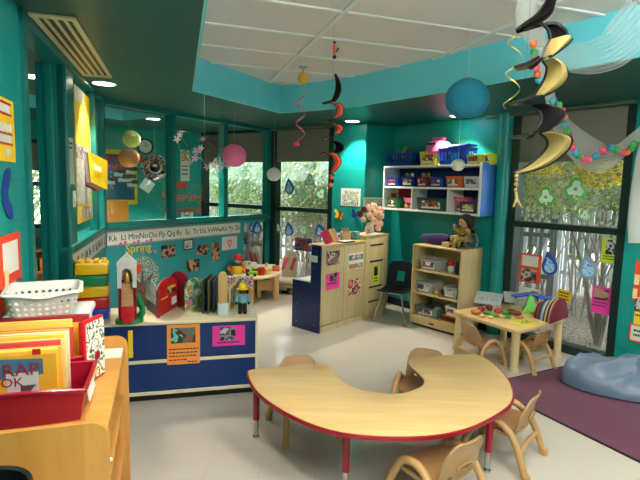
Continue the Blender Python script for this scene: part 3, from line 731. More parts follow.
# stacking chair
SCx = P(391, 322, 0)
t = thing('stacking_chair', 'black shell stacking chair with chrome legs beside the wooden cabinets', 'chair', (SCx.x+.05, SCx.y+.1, 0), -math.radians(208)+2*math.radians(0))
BSH = mat('dark_navy_shell', (8, 11, 22), .5, spec=.3)
def shell(u, v):
    x = (u-.5)*2; k = .8+.2*min(1, (abs(v-.0)+.3)); tp = .17*(1-.1*max(0, v-.5))
    if v < .5: y = .2-v*2*.36; z = .37+.012*x*x-.015*math.sin(PI*v*2)
    else: q = (v-.5)*2; y = -.16-.09*q+.03*x*x*q; z = .375+.315*q-.06*q*max(0, abs(x)-.6)**2/.16
    return Vector((x*tp, y, z))
b = MB(); b.surf(shell, 20, 32, .01, keep=lambda u, v: not (abs(u-.5) < .17 and .64 < v < .8)); b.build('seat_shell', BSH, t)
for sx in (-1, 1):
    for sy in (-1, 1):
        b = MB(); b.tube([(sx*.12, sy*.1+.02, .36), (sx*.2, sy*.2, 0)], .011, 10); b.cyl((sx*.2, sy*.2, 0), (sx*.197, sy*.197, .025), .014); b.build('leg', CHROME, t)
b = MB(); b.tube([(-.12, .12, .355), (.12, .12, .355)], .01); b.tube([(-.12, -.08, .355), (.12, -.08, .355)], .01); b.build('seat_frame', CHROME, t)

# rug and bean bag
k1 = P(513, 378.5, 0); k2 = P(590, 361.5, 0); k3 = P(537, 412, 0); k4 = P(640, 463, 0)
a1 = math.degrees(math.atan2((k2-k1).x, (k2-k1).y)); a2 = math.degrees(math.atan2((k4-k3).x, (k4-k3).y))
kc = inter(k1[:2], a1, k3[:2], a2); r1 = at(kc, a1, 1.08); r2 = at(r1, a2, 2.6); r3 = at(kc, a2, 2.6)
b = MB(); b.prism([kc, r3, r2, r1], 0, .009, mi=0)
for A_, B_ in ((kc, r3), (r3, r2), (r2, r1), (r1, kc)): b.tube([(A_[0], A_[1], .006), (B_[0], B_[1], .006)], .008, 6, mi=1)
o = b.build('rug', [mat('purple_rug_pile', (104, 62, 84), .95, noise_amt=.35, noise_scale=90, bump=1.0), mat('rug_binding', (40, 24, 36), .9)]); tag(o, 'purple rug with dark binding on the floor at the right', 'rug')
bc = P(634, 393, 0)
bt = thing('bean_bag', 'slumped blue grey bean bag on the purple rug by the window', 'bean bag', (bc.x, bc.y, .009), math.radians(-28))
def bag(u, v):
    a = 2*PI*u; q = v
    r = .47*(1+.1*math.cos(2*a)+.07*math.cos(3*a+1.))
    rr = r*math.sin(min(1, q*1.0)*PI/2)**.8 if q < 1 else r
    hgt = .19*(1+.25*math.cos(a-2.2))*max(0, (1-(q)**2.6))**.8
    x, y = rr*math.cos(a)*1.05, rr*math.sin(a)*.62
    n1 = noise.noise(Vector((x*3.2, y*3.2, 3)))*.05+.045*max(0, 1-abs(noise.noise(Vector((x*2.2-y*2.2, y*1.5+x*.6, 5))))*6)**1.5+.03*max(0, 1-abs(noise.noise(Vector((x*2+y*3.4, y*2, 11))))*7)**1.5
    return Vector((x, y, max(0, hgt+n1*min(1, 4*(1-q)))+.002))
b = MB(); b.surf(bag, 72, 30, closed_u=True); bmesh.ops.remove_doubles(b.bm, verts=b.bm.verts, dist=1e-4)
b.build('cover', mat('blue_grey_vinyl', (100, 118, 142), .42), bt, smooth=80)
b = MB(); b.tube([bag(i/60, 1)+Vector((0, 0, .006)) for i in range(60)], .007, 6, True); b.build('seam', mat('dark_blue_seam', (36, 46, 66), .6), bt)
# ------------------------------------------------------------------ generic props
def perim(w, d, r, t):
    """point on a rounded rectangle, t in 0..1, starting at front centre"""
    segs = [(w/2-r, 0), (PI*r/2, 1), (d-2*r, 0), (PI*r/2, 1), (w-2*r, 0), (PI*r/2, 1), (d-2*r, 0), (PI*r/2, 1), (w/2-r, 0)]
    T = sum(s[0] for s in segs); l = (t % 1)*T
    x, y, a = 0, -d/2, 0.0
    for L, k in segs:
        q = min(l, L)
        if k == 0: x += math.cos(a)*q; y += math.sin(a)*q
        else:
            da = q/r; x += r*(math.sin(a+da)-math.sin(a)); y += r*(-math.cos(a+da)+math.cos(a)); a += da
        l -= q
        if l <= 1e-9: break
    return x, y
def tub(mb, w, d, h, taper=.86, r=.02, holes=None, n=48, nv=10, th=.004, zdip=None):
    def fn(u, v):
        k = taper+(1-taper)*v; x, y = perim(w, d, r, u); z = h*v
        if zdip: z *= 1-zdip(u)*1.0
        return Vector((x*k, y*k, z))
    mb.surf(fn, n, nv, th, keep=(lambda u, v: not holes(u, v)) if holes else None, closed_u=True)
    mb.prism([tuple(a*taper for a in perim(w, d, r, i/32)) for i in range(32)], 0, .004)
    mb.tube([fn(i/n, 1) for i in range(n)], max(.004, h*.035), 6, True)
    return mb
def slots(u, v):
    return .3 < v < .8 and (u*48) % 2 < 1
def bin_(name, label, loc, rz, w, d, h, m, group=None, holes=None, pic=None, cat='storage bin', contents=None, taper=.88, bands=True):
    t = thing(name, label, cat, loc, rz, group)
    b = MB(); tub(b, w, d, h, taper, min(.02, w*.15), holes); b.build('tub', m, t)
    if pic:
        b = MB(); fy = -d/2*(taper+(1-taper)*.5)-.006; b.box((0, fy, h*.5), (w*.62, .003, h*.6), rot=(math.atan2(d*(1-taper)/2, h)*1.0, 0, 0)); o = b.build('picture_label', [pic, PAPER], t)
        b = MB(); b.box((0, fy-.001, h*.25), (w*.6, .003, h*.14), rot=(math.atan2(d*(1-taper)/2, h)*1.0, 0, 0)); b.build('caption_strip', PAPER, t)
    return t
def card(name, label, cat, W, box, m, photos=(), lines=(), y=-.003, th=.003, group=None, tilt=0, frame=None, rnd=0, write=None):
    """flat sheet fixed to a wall or pane; photos (fx0,fz0,fx1,fz1,mat) in fractions from top left"""
    u, z, w, h = W.box(*box, y)
    t = thing(name, label, cat, W.pt(u, z, y), W.rz, group)
    t.rotation_euler = (0, tilt, W.rz)
    b = MB(); b.box((0, 0, 0), (w, th, h), 0); b.build('sheet', m, t, smooth=0)
    if frame:
        b = MB(); e = .012
        for s in (-1, 1): b.box((s*(w/2-e/2), -th, 0), (e, th*2, h)); b.box((0, -th, s*(h/2-e/2)), (w, th*2, e))
        b.build('frame', frame, t, smooth=0)
    for (a, c, e, f, pm) in photos:
        b = MB(); b.box(((a+e)/2*w-w/2, -th, h/2-(c+f)/2*h), (abs(e-a)*w, th, abs(f-c)*h)); b.build('photo', pm, t, smooth=0)
    if lines:
        b = MB()
        for (a, c, e, f) in lines:
            x = a
            while x < e:
                q = random.uniform(.05, .11); b.box(((x+min(e, x+q))/2*w-w/2, -th*.8, h/2-(c+f)/2*h), ((min(e, x+q)-x)*w, th, (f-c)*h)); x += q+.025
        b.build('writing', INK, t, smooth=0)
    if write:
        b = MB()
        for s, fx, fz, sz, wm in write: b.text(s, sz*h, Matrix.Translation((fx*w-w/2, -th, h/2-fz*h)))
        b.build('writing', write[0][4], t, smooth=0)
    return t, w, h

# ------------------------------------------------------------------ window decals
DROPB = mat('decal_blue', (36, 84, 176), .5); DROPL = patches('decal_blue_pattern', [(110, 190, 250), (170, 215, 255), (205, 232, 255), (90, 170, 245)], 26, 3)
SHG = mat('decal_green', (70, 196, 84), .5); SHW = mat('decal_pale', (236, 250, 236), .5); DROPG = mat('decal_grey_rim', (140, 166, 188), .5)
def teardrop(w, h, k=1.0, lean=0):
    pts = []
    for i in range(28):
        a = 2*PI*i/28; x = math.sin(a)*w/2*math.sin(a/2)**1.1; z = math.cos(a)*h/2
        pts.append((k*x+lean*w*.35*max(0, z/h)**2*2, k*z))
    return pts[::-1]
def shamrock(s):
    pts = []
    for i in range(60):
        a = 2*PI*i/60-PI/2
        d_ = min(abs((a-q+PI) % (2*PI)-PI) for q in (PI/2, PI/2+2*PI/3, PI/2-2*PI/3))
        r = s*(.28+.24*math.cos(d_*1.5)**2-.07*math.exp(-(d_/.12)**2))
        pts.append((r*math.cos(a), r*math.sin(a)))
    out = []
    for x, z in pts:
        if z < -.05*s and abs(x) < .06*s: 
            out.append((x*1.2, -.52*s))
        else: out.append((x, z))
    return out
def drop(label, W, px, py, w, h, rim, lean=0, tilt=0, y=.045):
    u, z, ww, hh = W.box(px-w/2, py-h/2, px+w/2, py+h/2, y)
    t = thing('raindrop_decal', label, 'window decal', W.pt(u, z, y), W.rz, 'raindrop decals on the windows'); t.rotation_euler = (0, tilt, W.rz)
    b = MB(); b.wallprism(teardrop(ww*1.25, hh, 1, lean), -.002, .002); b.build('rim', rim, t, smooth=0)
    b = MB(); b.wallprism(teardrop(ww*1.25, hh, .64, lean), -.004, .0, at=(0, 0, -hh*.08)); b.build('centre', DROPL, t, smooth=0)
def clover(label, W, px, py, s, tilt=0, y=.045, rim=None):
    u, z, ww, hh = W.box(px-s/2, py-s/2, px+s/2, py+s/2, y)
    t = thing('shamrock_decal', label, 'window decal', W.pt(u, z, y), W.rz, 'shamrock decals on the windows'); t.rotation_euler = (0, tilt, W.rz)
    b = MB(); b.wallprism(shamrock(hh*1.05), -.002, .002); b.build('rim', rim or SHG, t, smooth=0)
    b = MB(); b.wallprism(shamrock(hh*.78), -.004, .0); b.build('centre', SHW, t, smooth=0)
    b = MB(); b.wallprism(shamrock(hh*.2), -.005, .0); b.build('heart', SHG, t, smooth=0)
clover('large green shamrock decal on the right-hand window, upper right one', WR, 576, 189, 23, .1)
clover('large green shamrock decal on the right-hand window, upper left one', WR, 546, 197, 20, -.15)
clover('small pale green shamrock decal just above the crossbar of the right-hand window', WR, 585, 215, 10, 0, rim=mat('decal_light_green', (170, 240, 140), .5))
drop('blue raindrop decal beside the orange sign on the right-hand window', WR, 550, 263, 17, 24, DROPB, -1)
drop('grey rimmed raindrop decal in the middle of the right-hand window', WR, 588.5, 266, 20, 26, DROPG, -1)
clover('green shamrock decal on the far window, topmost of the trio', WF, 309.5, 180.5, 13, .1)
clover('green shamrock decal on the far window, lower left of the trio', WF, 301.5, 195, 12, 0)
clover('green shamrock decal on the far window, lower right of the trio', WF, 321, 194, 13, .5)
clover('green shamrock decal on the far window below the crossbar', WF, 303.5, 230, 11, .3)
clover('green shamrock decal at the left edge of the far window below the crossbar', WF, 278, 228, 9, 0)
drop('blue raindrop decal on the far window above the crossbar', WF, 289.5, 186, 10, 16, DROPB, -.6)
drop('blue raindrop decal on the far window, left one below the crossbar', WF, 289, 229, 9, 14, DROPB, -.5)
drop('blue raindrop decal on the far window, right one below the crossbar', WF, 320.5, 230, 11, 13, DROPB, -1)
card('people_cutout', 'cut-out photo of three people stuck low on the far window', 'picture', WF, (295, 238, 312, 251), photo(31, (30, 40, 60), (40, 90, 180), (150, 70, 60), (90, 50, 40), scale=14), y=.045)
# signs taped to the right-hand window
OR2 = mat('orange_red_paper', (236, 82, 44), .8)
card('window_sign', 'orange red photo sign with a white caption on the right-hand window', 'sign', WR, (519.5, 254, 541, 283), OR2, [(.1, .06, .86, .42, PAPER), (.1, .52, .82, .95, photo(2, (40, 36, 40), (120, 90, 80), (200, 190, 180), (90, 60, 60)))], [(.16, .12, .8, .17), (.16, .24, .7, .29)], y=.044)
card('window_sign', 'lime sign with a black and white photo on the right-hand window', 'sign', WR, (601.5, 238, 621, 264), LIME, [(.22, .06, .78, .64, photo(4, (20, 20, 20), (190, 190, 190), (60, 60, 60), (230, 230, 230)))], [(.1, .7, .9, .74), (.1, .8, .8, .84)], y=.044)
card('window_sign', 'magenta sign with a dark photo low on the right-hand window', 'sign', WR, (591.5, 287, 611, 314), PINKP, [(.1, .08, .86, .48, photo(5, (30, 24, 30), (70, 50, 50), (180, 140, 120)))], [(.1, .56, .85, .6), (.1, .68, .8, .72)], y=.044)
card('sticky_note', 'small yellow note low on the right-hand window', 'note', WR, (557.5, 290, 571, 302), YELP, (), [(.1, .2, .9, .3), (.1, .45, .8, .55), (.1, .7, .9, .8)], y=.044, tilt=.1)
card('window_sign', 'small white photo card low on the right-hand window above the play table', 'sign', WR, (519, 288, 540, 300), PAPER, [(.6, .15, .95, .95, photo(6, (60, 40, 36), (200, 150, 120), (120, 70, 60)))], (), y=.044)
# right wall posters
card('wall_sign', 'red paper sign on the teal wall at the right edge', 'sign', WR, (634, 261, 652, 302), REDP, [(.02, .35, .3, .6, mat('cream_cutout', (240, 214, 160), .8)), (.0, .7, .25, .95, mat('cream_cutout', (240, 214, 160), .8))], ())
card('wall_sign', 'yellow photo sign below the red sign at the right edge', 'sign', WR, (634.5, 298, 652, 327), YELP, [(.0, .05, .6, .5, photo(7))], [(.05, .6, .8, .66)], y=-.005)
card('wall_sign', 'red bordered white sign lowest on the teal wall at the right edge', 'sign', WR, (629, 325, 652, 343), PAPER, (), [(.2, .3, .6, .42), (.2, .55, .75, .67)], frame=OR2)

# ------------------------------------------------------------------ far corner papers
SK1 = patches('clover_drawing', [(214, 214, 206), (214, 214, 206), (60, 80, 60), (206, 208, 198), (96, 150, 70), (214, 214, 206)], 26, 9, .8)
card('line_drawing', 'white line drawing of leaves on the lit wall beside the far window', 'drawing', WF, (341, 188.5, 360.5, 206), PAPER, [(.08, .1, .92, .9, SK1)])
card('line_drawing', 'greyish drawing of a clover on the wall above the bouquet', 'drawing', WT, (363.5, 197.5, 384.5, 216), PAPER, [(.08, .08, .92, .92, patches('clover_drawing_green', [(204, 208, 196), (204, 208, 196), (110, 170, 70), (204, 208, 196), (80, 100, 80), (204, 208, 196)], 22, 12, .8))])
def butterfly(label, W, px, py, s, m1, m2, tilt):
    u, z, w, h = W.box(px-s/2, py-s/2, px+s/2, py+s/2, -.004)
    t = thing('paper_butterfly', label, 'paper butterfly', W.pt(u, z, -.004), W.rz, 'paper butterflies by the far window'); t.rotation_euler = (0, tilt, W.rz)
    for sx in (-1, 1):
        pl = chaikin([(0, 0), (sx*.5*w, .5*h), (sx*.55*w, .15*h), (sx*.25*w, 0), (sx*.4*w, -.35*h), (sx*.15*w, -.45*h)], 2)
        b = MB(); b.wallprism(pl if sx < 0 else pl[::-1], -.004, 0); b.bm.transform(Matrix.Rotation(-sx*.35, 4, 'Z')); b.build('wing', m1 if sx < 0 else m2, t, smooth=0)
    b = MB(); b.cyl((0, -.004, -.4*h), (0, -.004, .35*h), .006, seg=8); b.build('body', BLACK, t)
butterfly('yellow and orange paper butterfly on the teal wall', WF, 340, 214.5, 10.5, YEL, ORA, .25)
butterfly('blue paper butterfly on the teal wall below the line drawing', WF, 356, 215, 10, BLU, BLU, .5)

# ------------------------------------------------------------------ things on the wooden cabinets
ZT = .972
def onW(px, py, z): return P(px, py, z)
for i, (px, c, la, rz) in enumerate(((331, (226, 50, 92), 'pink red picture book leaning on the wooden cabinet', -.2), (336, (240, 200, 60), 'yellow picture book leaning on the wooden cabinet', -.1), (341, (226, 150, 170), 'pale pink picture book leaning on the wooden cabinet', .05))):
    v = WW.pt(WW.uz(px, 244)[0]-.02, ZT, .05+.02*i); b = MB(); b.box((0, 0, .075), (.11, .012, .15), .002, rot=(-.3, -.35, 0)); b.box((0, .001, .075), (.102, .0135, .142), rot=(-.3, -.35, 0), mi=1)
    o = b.build('picture_book', [mat('book_cover_%d' % i, c, .5), PAPER], None, v, WW.rz+rz); tag(o, la, 'book', 'leaning books on the wooden cabinet')
v = WW.pt(WW.uz(343, 240)[0], ZT, .12); t = thing('letter_holder', 'white desk organiser with arched openings on the wooden cabinet', 'organiser', v, WW.rz)
b = MB(); b.surf(lambda u, v_: Vector(((u-.5)*.2, 0, .1*v_)), 30, 10, .006, keep=lambda u, v_: not (.35 < v_ < .85 and (u*4) % 1 > .25 and (u*4) % 1 < .85)); b.build('front', WHITE, t)
b = MB(); b.span(-.1, .1, 0, .07, 0, .006); b.span(-.1, .1, .066, .07, 0, .1); b.build('tray', WHITE, t)
v = WW.pt(WW.uz(354, 238)[0], ZT, .12); t = thing('woven_basket', 'small tan woven basket on the wooden cabinet', 'basket', v, WW.rz)
b = MB(); b.lathe([(0, 0), (.05, 0), (.06, .1), (.064, .105), (.058, .1), (.048, .01), (0, .01)], 20); b.build('bowl', mat('wicker', (216, 180, 130), .8, noise_amt=.3, noise_scale=90, bump=.8), t)
b = MB(); [b.cyl((random.uniform(-.03, .03), random.uniform(-.03, .03), .05), (random.uniform(-.05, .05), random.uniform(-.04, .04), .14), .008, seg=6, mi=0) for _ in range(6)]; b.build('crayon', mat('crayon_mix', (196, 120, 90), .7), t)
v = WW.pt(WW.uz(363, 239)[0], ZT, .12); b = MB(); b.box((0, 0, .05), (.1, .09, .1), .015); o = b.build('fabric_box', patches('teal_print', [(60, 130, 140), (40, 90, 100), (110, 170, 170), (50, 110, 120)], 40, 5, .9), None, v, WW.rz+.2); tag(o, 'teal patterned box between basket and bouquet', 'box')
v = WW.pt(WW.uz(348, 243)[0], ZT, .04); b = MB(); b.box((0, 0, .006), (.2, .13, .012), .002); b.box((0, 0, .013), (.18, .11, .003), mi=1); o = b.build('clipboard', [BLACK, PAPER], None, v, WW.rz); tag(o, 'dark clipboard with paper lying on the wooden cabinet', 'clipboard')
v = WW.pt(WW.uz(374, 240)[0], 1.022, .04); b = MB(); b.box((0, 0, .004), (.16, .11, .008), rot=(0, 0, .3)); b.box((.02, -.02, .009), (.15, .1, .004), rot=(0.02, 0, .1)); o = b.build('paper_stack', PAPER, None, v, WW.rz); tag(o, 'loose white papers under the bouquet', 'paper')
v = WW.pt(WW.uz(379, 234)[0]-.02, 1.022, .13); t = thing('flower_bouquet', 'bouquet of peach and cream flowers in a vase on the taller wooden cabinet', 'flowers', v, WW.rz)
b = MB(); b.lathe([(0, 0), (.045, 0), (.06, .04), (.05, .1), (.04, .12), (.046, .13), (.036, .12), (0, .1)], 20); b.build('vase', mat('pinkish_vase', (200, 166, 160), .3), t)
PE = [mat('petal_peach', (252, 220, 198), .8), mat('petal_pink', (248, 204, 186), .8), mat('petal_cream', (250, 236, 214), .8), mat('petal_red', (150, 70, 60), .8)]
for i, (x, y, z, r, c) in enumerate(((-.16, -.02, .16, .04, 2), (-.1, -.06, .2, .055, 0), (-.03, -.07, .14, .055, 0), (.03, -.05, .23, .06, 0), (.1, -.04, .2, .06, 0), (.14, -.02, .27, .045, 1), (-.02, .02, .28, .055, 0), (.06, .03, .3, .05, 0), (.1, -.05, .11, .05, 0), (.17, .0, .2, .04, 2), (-.12, .02, .26, .045, 3), (-.2, .0, .22, .04, 3), (-.08, -.05, .09, .045, 2), (.05, -.07, .06, .045, 0))):
    b = MB()
    for k in range(5): b.surf(lambda u, q, k=k: Vector((r*math.sin(q*1.6)*math.cos(2*PI*(u+k/5)*1)*(1-.13*k), r*math.sin(q*1.6)*math.sin(2*PI*(u+k/5))*(1-.13*k), r*.9*(1-math.cos(q*1.6))+r*.1*k+.006*math.sin(8*PI*u+k))), 14, 4)
    o = b.build('bloom', PE[c], t, (x*1.15, y*.8, z*1.08)); o.rotation_euler = (.9-y*4, x*3, 0)
    s = MB(); s.tube(spline([(0, 0, .1), (x*.4, y*.4, z*.5+.05), (x*1.15, y*.8, z*1.08+.005)], 4), .004, 5); s.build('stem', GRN, t)
# photos on the cabinet doors
card('door_photo', 'dark photo on the first pale wood cabinet door', 'photo', WW, (326.5, 251, 339.5, 265), photo(40), ())
card('door_sign', 'hot pink sign with photo on the first pale wood cabinet door', 'sign', WW, (326, 273, 339.5, 289), PINKP, [(.25, .02, .8, .5, photo(41, (30, 30, 40), (150, 120, 110), (70, 60, 90)))], [(.1, .6, .8, .66)])
b = MB(); u, z = WW.uz(333, 272); 
card('photo_strip', 'upper photo strip on the second pale wood cabinet door', 'photo', WW, (348.5, 253, 363, 261), PAPER, [(.03, .2, .97, .85, photo(42, (200, 190, 180), (180, 90, 60), (70, 110, 150), (120, 130, 110), (210, 200, 190)))])
card('photo_strip', 'middle photo strip on the second pale wood cabinet door', 'photo', WW, (348.5, 261, 363, 269), PAPER, [(.03, .3, .97, .85, photo(43, (200, 190, 180), (90, 140, 90), (200, 140, 70), (90, 100, 150)))])
card('door_photo', 'red toned group photo low on the second pale wood cabinet door', 'photo', WW, (348.5, 279, 360.5, 294), photo(44, (190, 60, 60), (230, 200, 190), (60, 50, 60), (220, 120, 100)), ())
card('door_sign', 'lime sign with a black photo on the taller wooden cabinet', 'sign', WW, (372.5, 266, 379, 285), LIME, [(.2, .02, .75, .5, photo(45, (20, 20, 24), (40, 40, 40), (90, 90, 90)))], [(.2, .6, .8, .66), (.2, .75, .8, .8)])

# ------------------------------------------------------------------ bins in the birch shelf unit
def slot_bin(label, u, z, w, h, d=.26, y=.03, m=CLEAR, seed=50, name='storage_bin', items=(), group='bins in the birch shelf unit', holes=None):
    t = bin_(name, label, WS.pt(u, z, y+d/2), WS.rz, w, d, h, m, group, holes, photo(seed, (230, 226, 220), (170, 50, 60), (60, 60, 90), (200, 190, 180)))
    return t
def toy_heap(W, u, z, y, cols, n, spread, r=.03, grp=None, what='toy'):
    for k in range(n):
        b = MB(); x = random.uniform(-1, 1)*spread
        b.ball((0, 0, r), r, (1, .8, .9), 10) if k % 2 else b.box((0, 0, r), (r*2, r*1.7, r*1.8), r*.3)
        o = b.build('toy_block' if k % 2 == 0 else 'toy_ball', mat('toy_%d_%d_%d' % cols[k % len(cols)], cols[k % len(cols)], .5), None, W.pt(u+x, z, y+random.uniform(-.04, .04)), W.rz+random.random())
        tag(o, what, 'toy', grp)
slot_bin('clear bin with picture label, top shelf of the birch unit', .21, SH[2], .27, .12, seed=50)
slot_bin('clear bin with picture label, left on the middle shelf of the birch unit', .15, SH[1], .23, .12, seed=51)
slot_bin('small clear bin at the right on the middle shelf of the birch unit', .5, SH[1], .18, .12, seed=52)
slot_bin('wide clear green tinted bin on the bottom shelf of the birch unit', .19, SH[0], .32, .1, seed=53, m=mat('green_clear_bin', (130, 160, 150), .3, alpha=.6), d=.32)
slot_bin('white crate with black picture at the right of the bottom shelf of the birch unit', .53, SH[0]+.075, .16, .1, seed=54, m=WHITE)
b = MB(); b.box((0, 0, .035), (.2, .25, .05), .006); b.box((0, 0, .067), (.21, .26, .014), .004, mi=1); b.box((0, 0, .006), (.2, .25, .012), mi=1); o = b.build('game_box', [BLACK, ORA], None, WS.pt(.52, SH[0], .16), WS.rz); tag(o, 'flat orange and black box under the white crate, birch unit bottom shelf', 'box')
t = thing('toy_bear', 'red and white toy standing on the top shelf of the birch unit', 'toy', WS.pt(.44, SH[2], .13), WS.rz)
b = MB(); b.ball((0, 0, .045), .04, (1, .8, 1.1)); b.build('body', WHITE, t); b = MB(); b.ball((0, 0, .11), .034); [b.ball((sx*.026, 0, .138), .013) for sx in (-1, 1)]; b.build('head', RED, t)
b = MB(); b.lathe([(0, 0), (.035, 0), (.035, .12), (.03, .13), (0, .13)], 16); o = b.build('canister', mat('blue_black_canister', (30, 44, 80), .4), None, WS.pt(.55, SH[2], .11), WS.rz); tag(o, 'dark blue canister at the right end of the birch unit top shelf', 'canister')
b = MB(); b.ball((0, 0, .03), .03, seg=14); o = b.build('toy_ball', mat('ochre_toy', (214, 160, 60), .5), None, WS.pt(.31, SH[1], .07), WS.rz); tag(o, 'ochre toy ball between the two middle shelf bins of the birch unit', 'toy')
b = MB(); b.ball((0, 0, .045), .045, seg=14); o = b.build('toy_ball', mat('dark_toy', (34, 40, 56), .6), None, WS.pt(.385, SH[1], .13), WS.rz); tag(o, 'dark toy ball between the two middle shelf bins of the birch unit', 'toy')
b = MB(); b.ball((0, 0, .05), .05, seg=14); o = b.build('toy_ball', mat('pale_green_ball', (150, 186, 150), .6), None, WS.pt(.27, SH[0]+.006, .16), WS.rz); tag(o, 'pale green ball in the wide bottom bin of the birch unit', 'toy')
b = MB(); b.ball((0, 0, .06), .06, (1, 1, 1), 14); o = b.build('toy_ball', mat('dark_grey_ball', (40, 44, 44), .6), None, WS.pt(.16, SH[0]+.006, .18), WS.rz); tag(o, 'dark ball in the wide bottom bin of the birch unit', 'toy')
tp = [(.11, .08, .028, (200, 50, 50)), (.17, .14, .03, (220, 170, 60)), (.22, .09, .028, (60, 90, 160)), (.27, .14, .028, (210, 210, 200))]
for i, (x, y, r, c) in enumerate(tp):
    b = MB(); b.box((0, 0, r), (r*2, r*1.8, r*2), .006); o = b.build('toy_block', mat('block_%d' % i, c, .5), None, WS.pt(x, SH[2]+.006, y+.03), WS.rz+i); tag(o, ('red', 'ochre', 'blue', 'white')[i]+' block in the clear bin on the top shelf of the birch unit', 'toy')
# on top of the unit
zt = .957
t = thing('fabric_bag', 'purple zipped bag lying on top of the birch shelf unit', 'bag', WS.pt(.16, zt, .2), WS.rz); t.scale = (1.1, 1, 1.35)
def bagf(u, v):
    a = 2*PI*u; s = abs(math.cos(a))**.5*(1 if math.cos(a) > 0 else -1); q = abs(math.sin(a))**.6*(1 if math.sin(a) > 0 else -1); k = math.sin(PI*min(max(v, .02), .98))**.35
    return Vector(((v-.5)*.34, .1*s*k, .045+.043*q*k*(.7+.5*v)))
b = MB(); b.surf(bagf, 28, 18, closed_u=True); b.build('body', PURP, t)
b = MB(); b.tube([(-.16, -.02, .075), (-.05, -.04, .085), (.1, -.04, .098), (.16, -.01, .09)], .004, 6); b.build('zip', mat('lilac_zip', (150, 140, 190), .6), t)
t = thing('wooden_holder', 'light wood L-shaped holder on top of the birch shelf unit', 'holder', WS.pt(.41, zt, .14), WS.rz)
b = MB(); b.box((0, 0, .025), (.17, .1, .05), .004); b.build('base', BIR, t); b = MB(); b.box((.06, 0, .09), (.075, .1, .09), .004); b.build('block', BIR, t); b = MB(); b.box((.06, -.051, .1), (.03, .002, .015)); b.build('badge', CRIM, t)
# doll in a toy wheelchair
t = thing('doll', 'dark haired doll in yellow patterned clothes seated in a toy wheelchair', 'doll', WS.pt(.545, zt, .2), WS.rz-.35); t.scale = (1.2, 1.2, 1.2)
CLO = patches('doll_clothes', [(200, 160, 30), (60, 60, 40), (220, 180, 50), (40, 50, 50)], 45, 2, .9)
b = MB(); b.lathe([(0, .06), (.055, .06), (.06, .1), (.05, .16), (.03, .185), (0, .19)], 18); b.tube(spline([(-.045, 0, .165), (-.09, -.02, .15), (-.11, -.03, .19)]), [.022]*9+[.022]*0 if False else .02, 8); b.tube(spline([(.045, 0, .165), (.08, -.02, .15), (.1, -.05, .175)]), .02, 8); b.tube(spline([(-.03, -.02, .08), (-.04, -.09, .08), (-.045, -.11, .03)]), .024, 8); b.tube(spline([(.03, -.02, .08), (.04, -.09, .08), (.045, -.11, .03)]), .024, 8); b.build('clothes', CLO, t)
b = MB(); b.ball((0, -.01, .235), .052, (1, .95, 1)); b.ball((-.115, -.032, .198), .017); b.ball((.105, -.055, .178), .017); b.ball((0, -.064, .23), .008); b.build('body', SKIN, t)
b = MB(); b.ball((0, .014, .256), .066, (1.1, .95, .95)); [b.ball((sx*.06, .01, .23), .036) for sx in (-1, 1)]; b.ball((0, .04, .22), .05); b.build('hair', HAIR, t)
b = MB(); [b.ball((sx*.018, -.06, .242), .006) for sx in (-1, 1)]; b.build('eye', BLACK, t)
t = thing('toy_wheelchair', 'black toy wheelchair holding the doll on top of the birch shelf unit', 'toy wheelchair', WS.pt(.545, zt, .2), WS.rz-.35); t.scale = (1.2, 1.2, 1.2)
b = MB(); b.box((0, 0, .05), (.13, .12, .012), .003); b.box((0, .065, .11), (.13, .012, .13), .004); b.build('seat', BLACK, t)
for sx in (-1, 1):
    b = MB(); b.tube([(sx*.078, .02+.068*math.cos(a), .07+.068*math.sin(a)) for a in [2*PI*k/28 for k in range(28)]], .006, 6, True)
    for k in range(6): a = PI*k/6; b.cyl((sx*.078, .02+.066*math.cos(a), .07+.066*math.sin(a)), (sx*.078, .02-.066*math.cos(a), .07-.066*math.sin(a)), .0022, seg=5)
    b.build('wheel', STEEL, t); b = MB(); b.tube([(sx*.06, -.07, .05), (sx*.05, -.11, .02), (sx*.05, -.12, .005)], .006, 6); b.ball((sx*.05, -.115, .014), .014); b.build('footrest', BLACK, t)

# ------------------------------------------------------------------ wall shelf with bins
yf = -.30
ul, ztop = WR.uz(384.5, 166, yf); ur, _ = WR.uz(481, 162, yf)
zts = WR.uz(385, 167, yf)[1]; zm = WR.uz(385, 187, yf)[1]; zb = WR.uz(385, 208.5, yf)[1]
WSH = thing('wall_shelf', 'white and blue wall shelf with three tiers of bins', 'shelf', WR.pt(ul, zb, 0), WR.rz)
Ls = ur-ul; hs = zts-zb; hm = zm-zb
SHB = mat('shelf_blue', (62, 124, 204), .4); SHD = mat('shelf_inner_blue', (16, 44, 110), .5)
for nm, z in (('bottom_board', 0), ('middle_board', hm), ('top_board', hs)):
    b = MB(); b.span(0, Ls, yf, -.002, z-.012, z+.012, .003); b.build(nm, WHITE, WSH)
b = MB(); b.span(0, Ls, -.016, -.002, 0, hs); b.build('back_panel', SHD, WSH)
hup = WR.uz(481, 158, yf)[1]-zb
b = MB(); b.span(Ls-.006, Ls+.018, yf+.004, -.002, -.014, hs+.03, .003); b.build('end_panel', SHB, WSH)
b = MB(); b.span(Ls-.008, Ls+.02, yf-.004, yf+.006, -.014, hs+.03, .002); b.build('end_edge', WHITE, WSH)
b = MB(); b.span(-.012, .008, yf, -.002, -.012, hs+.012, .003); b.build('end_panel', WHITE, WSH)
dv = [WR.uz(411.5, 197, yf)[0]-ul, WR.uz(447.5, 198, yf)[0]-ul]
for x in dv:
    b = MB(); b.span(x-.009, x+.009, yf, -.002, .012, hm-.012); b.build('divider', WHITE, WSH)
b = MB(); b.span(.008, dv[0]-.009, -.02, -.016, .012, hm-.012); b.build('back_panel', mat('shelf_inner_red', (150, 20, 50), .5), WSH)
